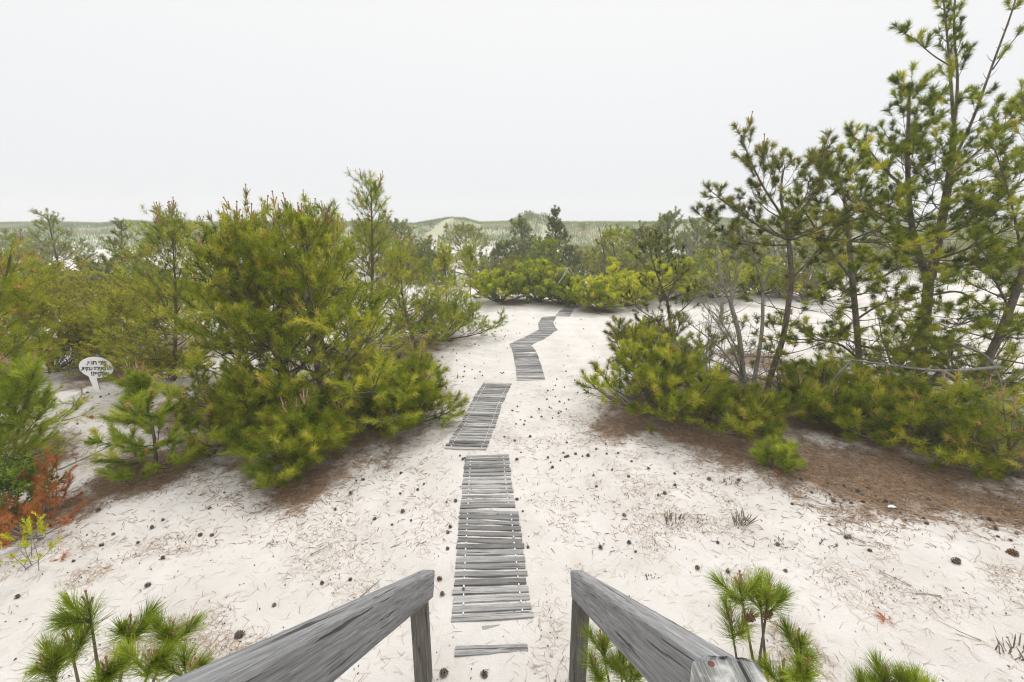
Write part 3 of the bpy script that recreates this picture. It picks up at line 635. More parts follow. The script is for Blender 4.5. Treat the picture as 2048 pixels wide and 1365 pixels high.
spread_bush('dead_pine_bough', 'dead pine bough with rust orange needles beside the green shrub', 78, 4.8, .62, .5, 27, 9, 12, 75, None, 'dead bough', crown='foliage', mat='needle_dead', K=60, w=.005, nl=.09, r0=.010, bark='bark_grey', inc=(.22, .2, .1), maxlev=1, fol=.16, term=1)
spread_bush('dead_pine_bough', 'upright dead orange pine shoot between the bright sapling and the sand', 108, 5.35, .72, .3, 28, 5, 45, 85, None, 'dead bough', crown='foliage', mat='needle_dead', K=60, w=.005, nl=.08, r0=.010, bark='bark_grey', inc=(.2, .2, .1), maxlev=1, fol=.2, term=1)
spread_bush('yellow_seedling', 'small yellow green seedling with pale bare twigs at the sand edge', 62, 4.25, .42, .34, 29, 7, 25, 80, None, 'seedling', crown='foliage', mat='needle_gold', K=26, w=.008, nl=.04, r0=.006, bark='bark_dead', inc=(.2, .16, .1), fol=.05, maxlev=1, tone=.75, bare=.5, term=2, spread=(20, 75))
for i, (px, d, h, r_, lab) in enumerate([(110, 11.3, 2.35, 2.1, 'olive yellow shrub with bare grey twigs behind the sign'), (255, 11.8, 2.15, 1.7, 'twiggy olive shrub between the sign and the pine thicket'), (-30, 12.6, 2.3, 2.0, 'olive shrub at the photo edge behind the tall dark pine'),
                                         (165, 15.2, 2.45, 2.2, 'paler olive shrub in the second row behind the sign'), (300, 14.4, 2.2, 1.6, 'reddish tinged olive shrub in the second row beside the thicket')]):
    spread_bush('olive_shrub', lab, px, d, h, r_, 30 + i, 26, 12, 85, 'olive shrubs behind the sign', 'shrub', crown='foliage', mat='leaf', K=9, w=.030, nl=.055, r0=.016, bark='twig', inc=(.22, .16, .1), fol=.16, bare=.5, up=.10, spread=(20, 85), term=3, tone=.42 + .08 * (i > 2), wander=.16, ratio=.5)
spread_bush('low_shrub', 'low dark green ground shrub at the sand edge beside the sign', 345, 10.7, .6, 1.2, 36, 20, 10, 80, None, 'shrub', crown='foliage', mat='leaf', K=9, w=.028, nl=.05, r0=.010, bark='twig', inc=(.2, .16, .1), fol=.14, bare=.4, spread=(20, 85), tone=.3)
spread_bush('low_shrub', 'low dark green ground shrub filling in behind the white sign', 140, 11.6, .8, 1.2, 37, 20, 10, 80, None, 'shrub', crown='foliage', mat='leaf', K=9, w=.028, nl=.05, r0=.010, bark='twig', inc=(.2, .16, .1), fol=.14, bare=.4, spread=(20, 85), tone=.25)
pine('pine_tree', 'open loose crowned pine standing alone behind the olive shrubs', 150, 19, (95, 432), 2.2, 40, None, nb=4, ws=.5, e0=15, e1=50, r0=.07, mat='needle_grey', K=18, w=.010, nl=.11, bare=.4, inc=(.42, .34, .2), hmin=.3)
pine('pine_tree', 'small dark pine beyond the olive shrubs with a thin leader', 245, 20, (243, 452), 1.5, 41, None, nb=4, ws=.5, r0=.05, mat='needle_dark', K=18, w=.010, nl=.11, bare=.4, inc=(.42, .34, .2), hmin=.3)

# ---- plants right under the deck
def clump(name, lab, stems, seed, cones=(), **kw):
    q = Q(**{**dict(K=240, w=.0022, nl=.15, mat='needle_fresh', bent=True, spread=(12, 55), tone=.46, tsd=.12, floor=-9), **kw}); T = Tree(seed)
    base = on(*stems[0][0][:2]) if len(stems[0][0]) == 2 else P(*stems[0][0]); base.z = gz1(base.x, base.y)
    for root, tip, fl in stems:
        a = Vector(base) if root is None else (on(*root) if len(root) == 2 else P(*root)); b = P(*tip); d = (b - a).normalized()
        pts = smooth_poly([tuple(a), tuple(a * .5 + b * .5 + Vector((T.r.gauss(0, .03), T.r.gauss(0, .03), 0))), tuple(b)], 8)
        T.wood.append((pts, [.016 - .0105 * i / 7 for i in range(8)]))
        e = Vector(pts[-1]); dd = nrm(tuple(pts[-1] - pts[-3]))
        T.sh.append((*(e - Vector(dd) * fl), *dd, fl, q['nl'], q['w'], q['tone'] + T.r.gauss(0, .08))); T.tips.append((tuple(e), dd, 0))
        T.sh.append((*(Vector(pts[2])), *nrm(tuple(pts[5] - pts[2])), float(np.linalg.norm(pts[5] - pts[2])) * .9, q['nl'] * .8, q['w'], q['tone'] + .35))
        for k in range(3):
            td = nrm((dd[0] + T.r.gauss(0, .45), dd[1] + T.r.gauss(0, .45), dd[2])); r0 = e - Vector(dd) * (fl * (.55 + .3 * k / 3))
            T.wood.append(([tuple(r0), tuple(r0 + Vector(td) * fl * .3), tuple(r0 + Vector(td) * fl * .7)], [.006, .005, .004]))
            T.sh.append((*(r0 + Vector(td) * .05), *td, fl * .6, q['nl'] * .9, q['w'], q['tone'] + T.r.gauss(0, .1)))
            if T.r.random() < .6: T.tips.append((tuple(r0 + Vector(td) * fl * .66), td, 1))
    q['cand'] = len(T.tips)
    e = finish(T, name, base, lab, 'young pine', {**q, 'cand': 0, 'poll': 0})
    for (p, d, lev) in T.tips:
        o = link('candle', CAND, e); o.location = Vector(p) - base; dz = Vector((d[0], d[1], d[2] + .8)); o.rotation_euler = dz.to_track_quat('Z', 'Y').to_euler(); s = .75 if lev == 0 else .55; o.scale = (s, s, s)
    return e
NEARP = []
NEARP.append(clump('young_pine', 'young pine rising under the deck beside the rail without a newel', [((210, 1530), (140, 1290, 2.0), .22), (None, (178, 1215, 2.05), .2), (None, (262, 1262, 1.95), .2), (None, (345, 1275, 1.9), .2), (None, (300, 1330, 1.75), .18), (None, (95, 1340, 1.85), .18), (None, (215, 1345, 1.7), .2), (None, (385, 1345, 1.8), .17)], 50))
NEARP.append(clump('young_pine', 'young pine holding two brown cones next to the newel post', [((1560, 1560), (1480, 1175, 2.25), .2), (None, (1536, 1200, 2.2), .18), (None, (1462, 1250, 2.2), .16), (None, (1520, 1190, 2.3), .18), (None, (1595, 1290, 2.0), .2), (None, (1612, 1345, 1.85), .2), (None, (1565, 1350, 2.0), .16)], 51, K=190))
NEARP.append(clump('young_pine', 'young pine showing through below the rail with the newel post', [((1250, 1540), (1203, 1292, 2.45), .16), (None, (1240, 1310, 2.4), .17), (None, (1190, 1340, 2.3), .15), (None, (1262, 1350, 2.3), .16)], 52, K=190))
NEARP.append(clump('young_pine', 'young pine tips peeking in at the bottom photo corner past the newel', [((1800, 1640), (1768, 1368, 2.0), .17), (None, (1838, 1392, 1.9), .17), (None, (1800, 1398, 1.95), .17), (None, (1735, 1402, 1.9), .15), (None, (1866, 1408, 1.8), .15)], 53))

# ---- the tall pines and their skirt of low boughs on the far side of the boardwalk
TL = dict(mat='needle', K=36, w=.0092, nl=.135, inc=(.27, .22, .2), bare=.35, maxlev=1, poll=40, bark='bark', tone=.37, r0=.05, term=3, fol=.14, tsd=.22, up=.28, ratio=.55, minlat=.2)
LOW = dict(nb=4, ws=.46, e0=-4, e1=14, hmin=.12, dead=.2, prof=lambda h: 1.0, up=.16, inc=(.34, .26, .2))
W_ = dict(nb=5, ws=.46, e0=0, e1=45, hmin=.0)
traced('pine_tree', 'tallest pine, dark trunk forking into two leaders above white sand', P(1822, 800, 10.2) * 1, [
    ([(1815, 860, 10.2), (1838, 720, 10.2), (1852, 620, 10.2), (1858, 560, 10.2)], .125, .095, 'whorl', 1.7, LOW),
    ([(1858, 565, 10.2), (1838, 510, 10.1), (1822, 440, 10.0), (1815, 330, 9.9), (1818, 210, 9.8), (1818, 165, 9.8)], .085, .012, 'whorl', 1.45, {**W_, 'h0': .10, 'prof': lambda h: (1 - h) ** .75}),
    ([(1860, 560, 10.2), (1884, 440, 10.3), (1902, 330, 10.3), (1908, 250, 10.3)], .10, .045, 'whorl', 1.5, {**W_, 'h0': .15, 'prof': lambda h: 1 - .45 * h, 'e1': 30}),
    ([(1908, 255, 10.3), (1902, 170, 10.3), (1896, 90, 10.3), (1886, -10, 10.3)], .035, .012, 'limb', .42, {'s0': .3, 'li': .20, 'up': .35}),
    ([(1908, 255, 10.3), (1915, 160, 10.4), (1908, 60, 10.4), (1912, -30, 10.4)], .03, .012, 'limb', .42, {'s0': .35, 'li': .25, 'up': .35}),
    ([(1903, 330, 10.3), (1945, 240, 10.4), (1985, 130, 10.5), (2025, 20, 10.5), (2036, -30, 10.5)], .032, .010, 'limb', .32, {'s0': .25, 'li': .3, 'dead': .55}),
    ([(1985, 140, 10.5), (2020, 90, 10.5), (2045, 60, 10.5)], .014, .005, 'limb', .2, {'s0': .3, 'dead': .9}),
    ([(1898, 350, 10.3), (1960, 300, 10.4), (2020, 240, 10.4), (2080, 180, 10.4)], .030, .010, 'limb', .6, {'s0': .2, 'li': .20}),
    ([(1896, 130, 10.3), (1865, 110, 10.2), (1830, 80, 10.2), (1808, 66, 10.2)], .014, .006, 'limb', .22, {'s0': .55, 'li': .3}),
    ([(1878, 470, 10.2), (1940, 440, 10.0), (2010, 390, 9.9), (2070, 340, 9.8)], .035, .012, 'limb', .75, {'s0': .15, 'li': .20}),
    ([(1850, 520, 10.1), (1780, 545, 9.9), (1720, 590, 9.8), (1660, 570, 9.8)], .028, .010, 'limb', .6, {'s0': .3, 'li': .26}),
    ([(1865, 590, 10.2), (1920, 585, 10.1), (1975, 620, 10.0), (2020, 655, 9.8)], .028, .010, 'limb', .55, {'s0': .3, 'li': .28}),
    ([(1868, 520, 10.2), (1930, 500, 9.9), (1990, 470, 9.7), (2060, 440, 9.5)], .032, .010, 'limb', .7, {'s0': .2, 'li': .20}),
    ([(1832, 470, 10.0), (1770, 440, 9.9), (1700, 400, 9.8), (1650, 340, 9.8)], .03, .010, 'limb', .7, {'s0': .2, 'li': .20}),
    ([(1818, 380, 9.9), (1770, 340, 9.8), (1730, 290, 9.8), (1705, 275, 9.8)], .022, .008, 'limb', .5, {'s0': .3, 'li': .20}),
], 60, **{**TL, 'poll': 90, 'cand': 5})
traced('pine_tree', 'straight grey trunked pine between the leaning pine and the tallest pine', P(1722, 830, 9.6), [
    ([(1726, 850, 9.6), (1720, 740, 9.6), (1712, 640, 9.6), (1703, 540, 9.6), (1698, 480, 9.6)], .07, .05, 'whorl', 1.4, LOW),
    ([(1698, 485, 9.6), (1692, 420, 9.6), (1680, 360, 9.6), (1672, 345, 9.6)], .045, .012, 'whorl', 1.05, {**W_, 'e0': 5, 'prof': lambda h: 1 - .5 * h}),
    ([(1712, 640, 9.6), (1760, 610, 9.4), (1820, 590, 9.3), (1870, 575, 9.2)], .026, .01, 'limb', .5, {'s0': .35, 'li': .26}),
    ([(1704, 560, 9.6), (1660, 500, 9.5), (1620, 440, 9.4), (1590, 400, 9.4)], .028, .01, 'limb', .6, {'s0': .3, 'li': .24}),
    ([(1720, 720, 9.6), (1680, 690, 9.3), (1630, 680, 9.1), (1585, 680, 9.0)], .026, .01, 'limb', .65, {'s0': .15, 'li': .2, 'dead': 0}),
    ([(1722, 750, 9.6), (1670, 760, 9.1), (1620, 750, 8.9), (1580, 745, 8.8)], .026, .01, 'limb', .6, {'s0': .1, 'li': .2, 'dead': 0}),
    ([(1715, 690, 9.6), (1770, 700, 9.2), (1830, 690, 9.0), (1880, 700, 8.9)], .026, .01, 'limb', .6, {'s0': .2, 'li': .16}),
], 61, **{**TL, 'tone': .5, 'poll': 60, 'cand': 2})
traced('pine_tree', 'leaning pine with a bent grey trunk and a wide flat crown', P(1532, 800, 9.4), [
    ([(1520, 830, 9.4), (1545, 740, 9.4), (1565, 680, 9.4), (1578, 600, 9.4), (1582, 540, 9.4), (1578, 490, 9.4)], .065, .045, 'whorl', 1.0, LOW),
    ([(1578, 495, 9.4), (1572, 440, 9.4), (1562, 400, 9.4), (1564, 360, 9.4), (1570, 330, 9.4)], .04, .01, 'whorl', 1.05, {**W_, 'e0': 15, 'prof': lambda h: 1 - .55 * h, 'h0': .1}),
    ([(1570, 440, 9.4), (1530, 380, 9.3), (1500, 320, 9.2), (1482, 270, 9.2)], .024, .008, 'limb', .5, {'s0': .25, 'li': .16}),
    ([(1576, 480, 9.4), (1530, 460, 9.3), (1470, 420, 9.2), (1425, 385, 9.1)], .026, .008, 'limb', .55, {'s0': .25, 'li': .16}),
    ([(1578, 490, 9.4), (1530, 490, 9.2), (1470, 475, 9.0), (1405, 435, 8.9)], .026, .008, 'limb', .55, {'s0': .3, 'li': .16}),
    ([(1575, 450, 9.4), (1620, 400, 9.4), (1650, 340, 9.4), (1645, 290, 9.4)], .026, .008, 'limb', .5, {'s0': .3, 'li': .16}),
    ([(1580, 560, 9.4), (1620, 520, 9.5), (1660, 470, 9.5), (1690, 430, 9.5)], .022, .008, 'limb', .5, {'s0': .3, 'li': .20}),
], 62, **{**TL, 'mat': 'needle_dark', 'tone': .5, 'cand': 2, 'poll': 30})
traced('pine_tree', 'slanting pine stem leaning out over the photo edge past the tallest pine', P(1960, 740, 9.0), [
    ([(1930, 800, 9.0), (1990, 690, 9.0), (2030, 590, 9.0), (2060, 500, 9.0), (2100, 380, 9.0)], .08, .05, 'whorl', 1.2, LOW),
    ([(2020, 620, 9.0), (1990, 560, 8.9), (1975, 520, 8.8), (1950, 480, 8.7)], .022, .008, 'limb', .6, {'s0': .2, 'li': .16}),
    ([(2050, 540, 9.0), (2030, 440, 8.9), (2010, 360, 8.8), (1990, 300, 8.7)], .026, .008, 'limb', .7, {'s0': .2, 'li': .16}),
    ([(2000, 660, 9.0), (1960, 640, 8.8), (1920, 650, 8.7), (1880, 660, 8.6)], .022, .008, 'limb', .5, {'s0': .25, 'li': .16}),
    ([(1995, 680, 9.0), (2030, 660, 8.7), (2060, 640, 8.5), (2100, 620, 8.4)], .022, .008, 'limb', .6, {'s0': .1, 'li': .16}),
    ([(2085, 430, 9.0), (2060, 330, 9.0), (2050, 250, 9.0), (2046, 190, 9.0)], .026, .008, 'limb', .55, {'s0': .2, 'li': .20}),
], 63, **{**TL, 'tone': .5})
BT = dict(mat='needle_dark', K=18, w=.006, nl=.09, inc=(.28, .22, .2), bare=.3, maxlev=2, bark='bark_grey', dead=.80, up=.16, wander=.16, term=1, fol=.12, r0=.03)
def bare_limbs(cx, cy, d, ends, r0):
    return [([(cx, cy, d), (cx * .55 + ex * .45 + 8, cy * .5 + ey * .5, d + dd * .5), (ex, ey, d + dd)], r0, .006, 'limb', .85, {'s0': .3, 'li': .16}) for ex, ey, dd in ends]
traced('bare_pine', 'half bare grey pine with several twiggy stems from one root', P(1492, 805, 9.1), [
    ([(1494, 825, 9.1), (1486, 740, 9.1), (1478, 670, 9.1), (1462, 610, 9.1)], .055, .04, 'none', 0),
    ([(1500, 820, 9.15), (1512, 740, 9.2), (1524, 660, 9.25), (1526, 570, 9.3)], .05, .03, 'none', 0),
    ([(1526, 575, 9.3), (1512, 530, 9.3), (1498, 490, 9.3), (1490, 455, 9.3)], .028, .008, 'limb', .7, {'s0': .2, 'li': .16}),
    ([(1526, 575, 9.3), (1545, 540, 9.3), (1570, 520, 9.4), (1590, 500, 9.4)], .02, .006, 'limb', .6, {'s0': .2, 'li': .16}),
] + bare_limbs(1462, 612, 9.1, [(1438, 490, .1), (1400, 520, -.2), (1415, 560, -.5), (1470, 500, .5)], .022) + bare_limbs(1488, 760, 9.1, [(1370, 640, -.4), (1350, 690, -.8), (1400, 600, .3), (1440, 640, -.9), (1420, 700, .6)], .022), 64, 'bare tree', **BT)
def bare_shrub(name, lab, px, d, R_, hgt, seed, nst, mtl='bark_grey'):
    T = Tree(seed); bx = xat(px, d); base = Vector((bx, d, gz1(bx, d))); q = Q(dead=1, inc=(.22, .18, .14), maxlev=2, bare=.2, up=.12, wander=.17, ratio=.5, minlat=.12, floor=base.z + .03, bark=mtl)
    for k in range(nst):
        a = k * 2.39996; e = R(22 + 58 * (k + .5) / nst); ln = (R_ * math.cos(e) + hgt * math.sin(e)) * (.7 + .4 * T.r.random())
        branch(T, (base.x + T.r.gauss(0, .08), base.y + T.r.gauss(0, .08), base.z), (math.cos(a) * math.cos(e), math.sin(a) * math.cos(e), math.sin(e)), ln, .016, 0, q)
    finish(T, name, base, lab, 'bare shrub', q)
bare_shrub('bare_shrub', 'fan of bare pale grey twigs between the thin dark pine and the grey stems', 1425, 9.3, 1.25, 1.5, 66, 15)
bare_shrub('bare_shrub', 'tangle of grey twigs at the foot of the leaning pine', 1560, 9.0, .8, 1.1, 67, 9)
traced('dark_pine', 'thin dark pine with cone laden twigs in front of the golden bushes', P(1358, 730, 10.8), [
    ([(1362, 745, 10.8), (1345, 670, 10.8), (1334, 600, 10.8)], .045, .03, 'none', 0),
    ([(1334, 605, 10.8), (1318, 560, 10.8), (1304, 520, 10.8), (1300, 492, 10.8)], .03, .008, 'whorl', .6, {'nb': 4, 'ws': .3, 'prof': lambda h: 1 - .6 * h}),
    ([(1334, 600, 10.8), (1350, 560, 10.8), (1358, 520, 10.8), (1350, 480, 10.8)], .02, .006, 'limb', .5, {'s0': .3, 'li': .2, 'dead': .8}),
    ([(1345, 670, 10.8), (1310, 640, 10.6), (1280, 620, 10.5), (1262, 600, 10.5)], .02, .006, 'limb', .5, {'s0': .2, 'li': .16}),
    ([(1350, 690, 10.8), (1320, 670, 10.4), (1290, 650, 10.3)], .02, .006, 'limb', .5, {'s0': .2, 'li': .16}),
    ([(1340, 640, 10.8), (1375, 610, 10.8), (1400, 580, 10.8)], .02, .006, 'limb', .5, {'s0': .2, 'li': .16}),
], 65, **{**TL, 'mat': 'needle_dark', 'poll': 0, 'cand': 1, 'w': .007, 'nl': .085, 'tone': .3})
SK = dict(K=40, w=.0075, nl=.14, r0=.032, inc=(.40, .32, .2), tsd=.22, fol=.16, minlat=.18, wander=.13, mat='needle', tone=.52)
spread_bush('pine_bush', 'pine bush pushing a spiky shoot toward the boardwalk', 1315, 8.6, 1.45, 1.75, 70, 15, 4, 66, None, poll=70, cand=3, **SK)
spread_bush('pine_bush', 'pine bush with upswept shoots behind the spiky one, toward the sand', 1322, 10.0, 2.0, 1.35, 71, 12, 25, 75, None, poll=20, **{**SK, 'mat': 'needle_dark', 'tone': .62})
spread_bush('pine_bush', 'low sprawling pine boughs covering needles before the grey twiggy stems', 1465, 8.0, .55, 1.25, 72, 14, 5, 50, None, poll=50, cand=3, **SK)
spread_bush('pine_bush', 'sprawling pine bush under the straight grey trunk', 1685, 8.1, .75, 1.25, 73, 14, 5, 55, None, poll=50, cand=3, **SK)
spread_bush('pine_bush', 'big pine bush under the tallest pine spreading over the needle bed', 1830, 7.3, 1.0, 1.6, 74, 16, 5, 60, None, poll=70, cand=6, **SK)
spread_bush('pine_bush', 'pine bush with large needle tufts at the photo edge below the slanting stem', 2010, 6.3, 1.6, 1.2, 75, 13, 10, 65, None, poll=50, cand=8, **{**SK, 'nl': .125, 'K': 32, 'w': .0038})
spread_bush('pine_bush', 'golden green bough clump behind the fallen grey limb', 1640, 8.8, 1.3, 1.1, 76, 11, 15, 65, None, poll=30, **{**SK, 'tone': .66})
spread_bush('pine_bush', 'dim pine bush between the tallest trunk and the slanting stem', 1930, 9.6, 1.6, 1.35, 77, 11, 10, 70, None, poll=30, **{**SK, 'K': 18, 'w': .0075})
spread_bush('pine_bush', 'small pine growing up beside the tallest trunk on the sand behind', 1790, 11.5, 1.9, .9, 78, 10, 20, 80, None, poll=6, **{**SK, 'K': 18, 'w': .007, 'tone': .6})
spread_bush('pine_sapling', 'little round pine sapling sitting alone on brown needles', 1550, 6.45, .44, .38, 79, 9, 20, 85, None, 'pine sapling', mat='needle_fresh', tone=.55, K=44, w=.0045, nl=.11, r0=.012, inc=(.14, .14, .1), poll=6, bent=True, maxlev=1, minlat=.05)
# fallen limb and dead snags
def dead_limb(name, lab, limbs, seed, tw=.6):
    T = Tree(seed); base = P(*limbs[0][0][0]); q = Q(dead=1.0, maxlev=2, up=.05, wander=.22, bare=.1, inc=(.3, .25, .2), floor=.05)
    for pp, r0, r1 in limbs:
        pts = smooth_poly([tuple(P(*p)) for p in pp], 14); T.trunk.append((pts, [r0 + (r1 - r0) * i / 13 for i in range(14)]))
        for s in (.25, .4, .55, .7, .82, .93):
            if T.r.random() < .75:
                p, d, _ = along(pts, s); branch(T, p, (d[0] + T.r.gauss(0, .6), d[1] + T.r.gauss(0, .6), d[2] + T.r.gauss(.1, .5)), tw * (.5 + T.r.random()), r1 * .7, 1, q)
    e = empty(name, base, lab, 'dead branch'); link('limb', tubes_mesh('limb', T.trunk, [M['bark_dead']], 9, tuple(base)), e); link('twigs', tubes_mesh('twigs', T.wood, [M['bark_dead']], 5, tuple(base)), e)
dead_limb('fallen_limb', 'long pale dead limb lying level across the pine bushes', [([(2000, 735, 7.9), (1880, 742, 8.0), (1760, 728, 8.2), (1650, 712, 8.4)], .032, .012), ([(1884, 742, 8.0), (1896, 800, 7.8), (1900, 850, 7.7)], .04, .03), ([(1884, 742, 8.0), (1940, 775, 7.7), (1975, 800, 7.6)], .035, .02), ([(1880, 742, 8.0), (1862, 760, 8.2), (1845, 790, 8.3)], .03, .03)], 80)
dead_limb('fallen_limb', 'curved dead branch arching down behind the level fallen limb', [([(1845, 668, 9.0), (1920, 690, 8.6), (1980, 720, 8.2), (2010, 790, 7.9)], .03, .012)], 81)
dead_limb('fallen_limb', 'short pale snag standing in the needles under the bough clump', [([(1642, 808, 8.2), (1655, 780, 8.2), (1672, 755, 8.2)], .035, .018), ([(1665, 765, 8.2), (1685, 740, 8.1), (1700, 725, 8.1)], .02, .01)], 82, .4)
dead_limb('fallen_limb', 'grey dead branch propped over the golden low bushes', [([(1068, 585, 21.2), (1100, 560, 21.3), (1137, 538, 21.4)], .035, .02), ([(1137, 536, 21.4), (1128, 552, 21), (1116, 568, 20.7)], .045, .03), ([(1137, 536, 21.4), (1148, 555, 21.4), (1156, 575, 21.4)], .06, .05)], 83, .5)
dead_limb('fallen_limb', 'thin fallen stick on the sand beside the bright sapling', [([(118, 940, 6.3), (180, 912, 6.7), (235, 885, 7.1)], .014, .005)], 84, .2)

# ---- golden low pines closing off the clearing
GG = 'golden low pines behind the clearing'
GM = dict(mat='needle_gold', K=27, w=.019, nl=.17, r0=.04, inc=(.42, .34, .3), bare=.3, fol=.3, tsd=.2)
for i, (px, d, h, r_, tone, lab) in enumerate([(1000, 22.0, 1.5, 2.3, .42, 'low yellow green pine at the thicket end of the clearing edge'), (1075, 22.6, 1.9, 2.5, .40, 'low green pine under the propped dead branch'), (1125, 21.6, 1.3, 1.8, .26, 'dark low pine just past the last boardwalk section'),
        (1195, 20.0, 1.45, 1.8, .55, 'bright yellow low pine beside the last boardwalk section'), (1250, 21.5, 2.1, 2.3, .60, 'brightest golden pine bush behind the thin dark pine'), (1330, 23.0, 2.0, 2.6, .52, 'wide golden pine bush seen through the thin dark pine'), (1425, 23.4, 2.1, 2.6, .5, 'golden pine bush seen through the half bare stems'), (1520, 24.5, 2.0, 2.4, .46, 'golden pine bush farthest toward the leaning pine')]):
    spread_bush('golden_pine', lab, px, d, h, r_, 90 + i, 17, 6, 65, GG, 'pine bush', **{**GM, 'tone': tone + .1})
# ---- far pines and shrubs, haze between
FG = 'hazy pines in front of the dunes'
FP = dict(K=16, w=.03, nl=.22, r0=.08, inc=(.55, .45, .4), bare=.3, fol=.4, maxlev=1, ws=.5, nb=6, minlat=.3, term=2, hmin=.04)
for i, (px, d, top, r_, m_, tone, lab, kw) in enumerate([
    (790, 33, (792, 438), 2.6, 'needle_grey', .42, 'rounded greyish pine beyond the thicket', dict(prof=dome)),
    (735, 36, (745, 452), 2.6, 'needle_grey', .35, 'grey pine mostly hidden by the thicket', dict(prof=dome)),
    (845, 31, (850, 478), 1.8, 'needle_grey', .40, 'low olive pine at the foot of the dune path', dict(prof=dome)),
    (935, 36, (928, 452), 3.2, 'needle_grey', .55, 'broad thin olive pine standing against the foot of the dune path', dict(prof=dome, bare=.5)),
    (1005, 33, (1010, 482), 1.8, 'needle_grey', .25, 'dark shrubby pine at the sand gap', dict(prof=dome)),
    (1045, 35, (1042, 440), 2.1, 'needle_grey', .36, 'dark twin topped pine beside the spire pine', dict()),
    (1112, 34, (1109, 418), 1.9, 'needle_dark', .42, 'spire shaped pine standing highest against the pale sky', dict(prof=lambda h: (1 - h) ** 1.1)),
    (1085, 30, (1090, 490), 1.8, 'needle', .40, 'squat green pine in front of the spire pine', dict(prof=dome)),
    (1140, 31, (1140, 500), 1.2, 'needle_grey', .25, 'small dark pine in the dip beside the spire pine', dict(prof=dome)),
    (1235, 30, (1222, 448), 2.2, 'needle', .62, 'yellowish open pine with twin spiky leaders', dict(prof=full, bare=.4)),
    (1275, 33, (1280, 448), 2.0, 'needle_grey', .45, 'grey green pine behind the golden bushes', dict(prof=full)),
    (1330, 32, (1335, 425), 2.6, 'needle_grey', .48, 'tall grey green pine in the hazy row', dict(prof=full)),
    (1400, 36, (1395, 440), 2.8, 'needle_grey', .42, 'hazy pine behind the leaning pine', dict(prof=dome)),
    (1470, 33, (1465, 462), 2.8, 'needle_grey', .38, 'dim pine seen through the flat crown', dict(prof=dome)),
    (1550, 40, (1545, 468), 3.2, 'needle_grey', .42, 'hazy bush like pine behind the bent trunk', dict(prof=dome)),
    (1640, 44, (1650, 466), 3.4, 'needle_grey', .5, 'pale hazy pine behind the straight trunk', dict(prof=dome)),
    (1760, 46, (1765, 470), 3.6, 'needle_grey', .5, 'pale hazy pine behind the forked trunk', dict(prof=dome)),
    (1890, 50, (1885, 468), 4.0, 'needle_grey', .55, 'pale hazy pine low between the tall trunks', dict(prof=dome)),
    (2000, 46, (2005, 470), 3.6, 'needle_grey', .52, 'pale hazy pine behind the slanting stem', dict(prof=dome)),
    (1420, 27, (1425, 505), 1.8, 'needle', .5, 'green pine close behind the golden row', dict(prof=dome)),
    (1500, 29, (1500, 500), 2.0, 'needle_grey', .5, 'dull green pine close behind the half bare stems', dict(prof=dome)),
    (650, 30, (655, 470), 2.2, 'needle_grey', .4, 'grey pine glimpsed through the thicket top', dict(prof=dome)),
    (52, 62, (60, 470), 3.2, 'needle_dark', .35, 'dark low bush alone on the dune foot behind the olive shrubs', dict(prof=dome)),
    (870, 29, (868, 505), 1.5, 'needle_dark', .38, 'dark bush on the sand beyond the slim sapling', dict(prof=dome)),
    (960, 28, (965, 520), 1.2, 'needle_grey', .4, 'small greyish bush behind the slender sapling', dict(prof=dome)),
]):
    top = (top[0], top[1] + (14 if 'spire' not in lab else 2))
    pine('far_pine', lab, px, d, top, r_, 110 + i, FG, 'pine tree', **{**FP, **kw, 'mat': m_, 'tone': tone})
SHR = [spread_bush('dune_shrub', 'x', px, d, h, r_, 160 + k, 14, 8, 80, 'hazy shrubs scattered before the dunes', 'shrub', crown='foliage', mat=m_, K=16, w=.035, nl=.16, r0=.03, bark='twig', inc=(.5, .4, .3), fol=.35, bare=.25, maxlev=1, term=3, tone=t)
       for k, (px, d, h, r_, m_, t) in enumerate([(1590, 34, 1.7, 2.2, 'needle_grey', .5), (1690, 38, 1.3, 1.9, 'leaf', .35), (1280, 37, 2.2, 2.4, 'needle_grey', .4)])]
for o in SHR: o['label'] = 'hazy olive shrub in the loose belt of shrubs before the dunes'
rs = random.Random(77)
for (x0, x1, d0, d1, n) in [(1180, 1420, 28, 48, 20), (1420, 2040, 32, 62, 26), (880, 1180, 29, 50, 15), (560, 860, 30, 48, 9), (10, 330, 36, 66, 6), (20, 400, 19, 30, 11), (100, 1900, 78, 100, 16), (1560, 2040, 22, 34, 7), (1290, 1560, 25, 33, 7)]:
    for k in range(n):
        d = rs.uniform(d0, d1); bx = xat(rs.uniform(x0, x1), d); s = SHR[rs.randrange(3)]; c = s.copy(); COL.objects.link(c); c.location = (bx, d, gz1(bx, d)); sc_ = rs.uniform(.7, 1.35); c.scale = (sc_, sc_, sc_ * rs.uniform(.8, 1.15)); c.rotation_euler = (0, 0, rs.uniform(0, 6.3))
        for ch in s.children: cc = ch.copy(); COL.objects.link(cc); cc.parent = c
def bare_far(lab, px, d, top, R_, seed, col):
    T = Tree(seed); bx = xat(px, d); base = Vector((bx, d, gz1(bx, d))); tp = P(*top, d); q = Q(dead=1, inc=(.5, .4, .3), maxlev=2, bare=.15, up=.15, wander=.15, ws=.5, nb=4, e0=20, e1=60, r0=.06, hmin=.12)
    pts = smooth_poly([tuple(base), tuple((base + tp) / 2 + Vector((.2, 0, 0))), tuple(tp)], 10); T.trunk.append((pts, [.08 - .007 * i for i in range(10)])); whorls(T, pts, q, R_)
    q2 = {**q, 'bark': col}; finish(T, 'dead_tree', base, lab, 'dead tree', q2)
bare_far('grey leafless tree in the hazy row before the dunes', 1378, 26, (1368, 455), 2.0, 140, 'bark_dead')
bare_far('thin reddish leafless shrub at the edge of the sand gap', 1205, 29, (1198, 455), 1.3, 141, 'bark')
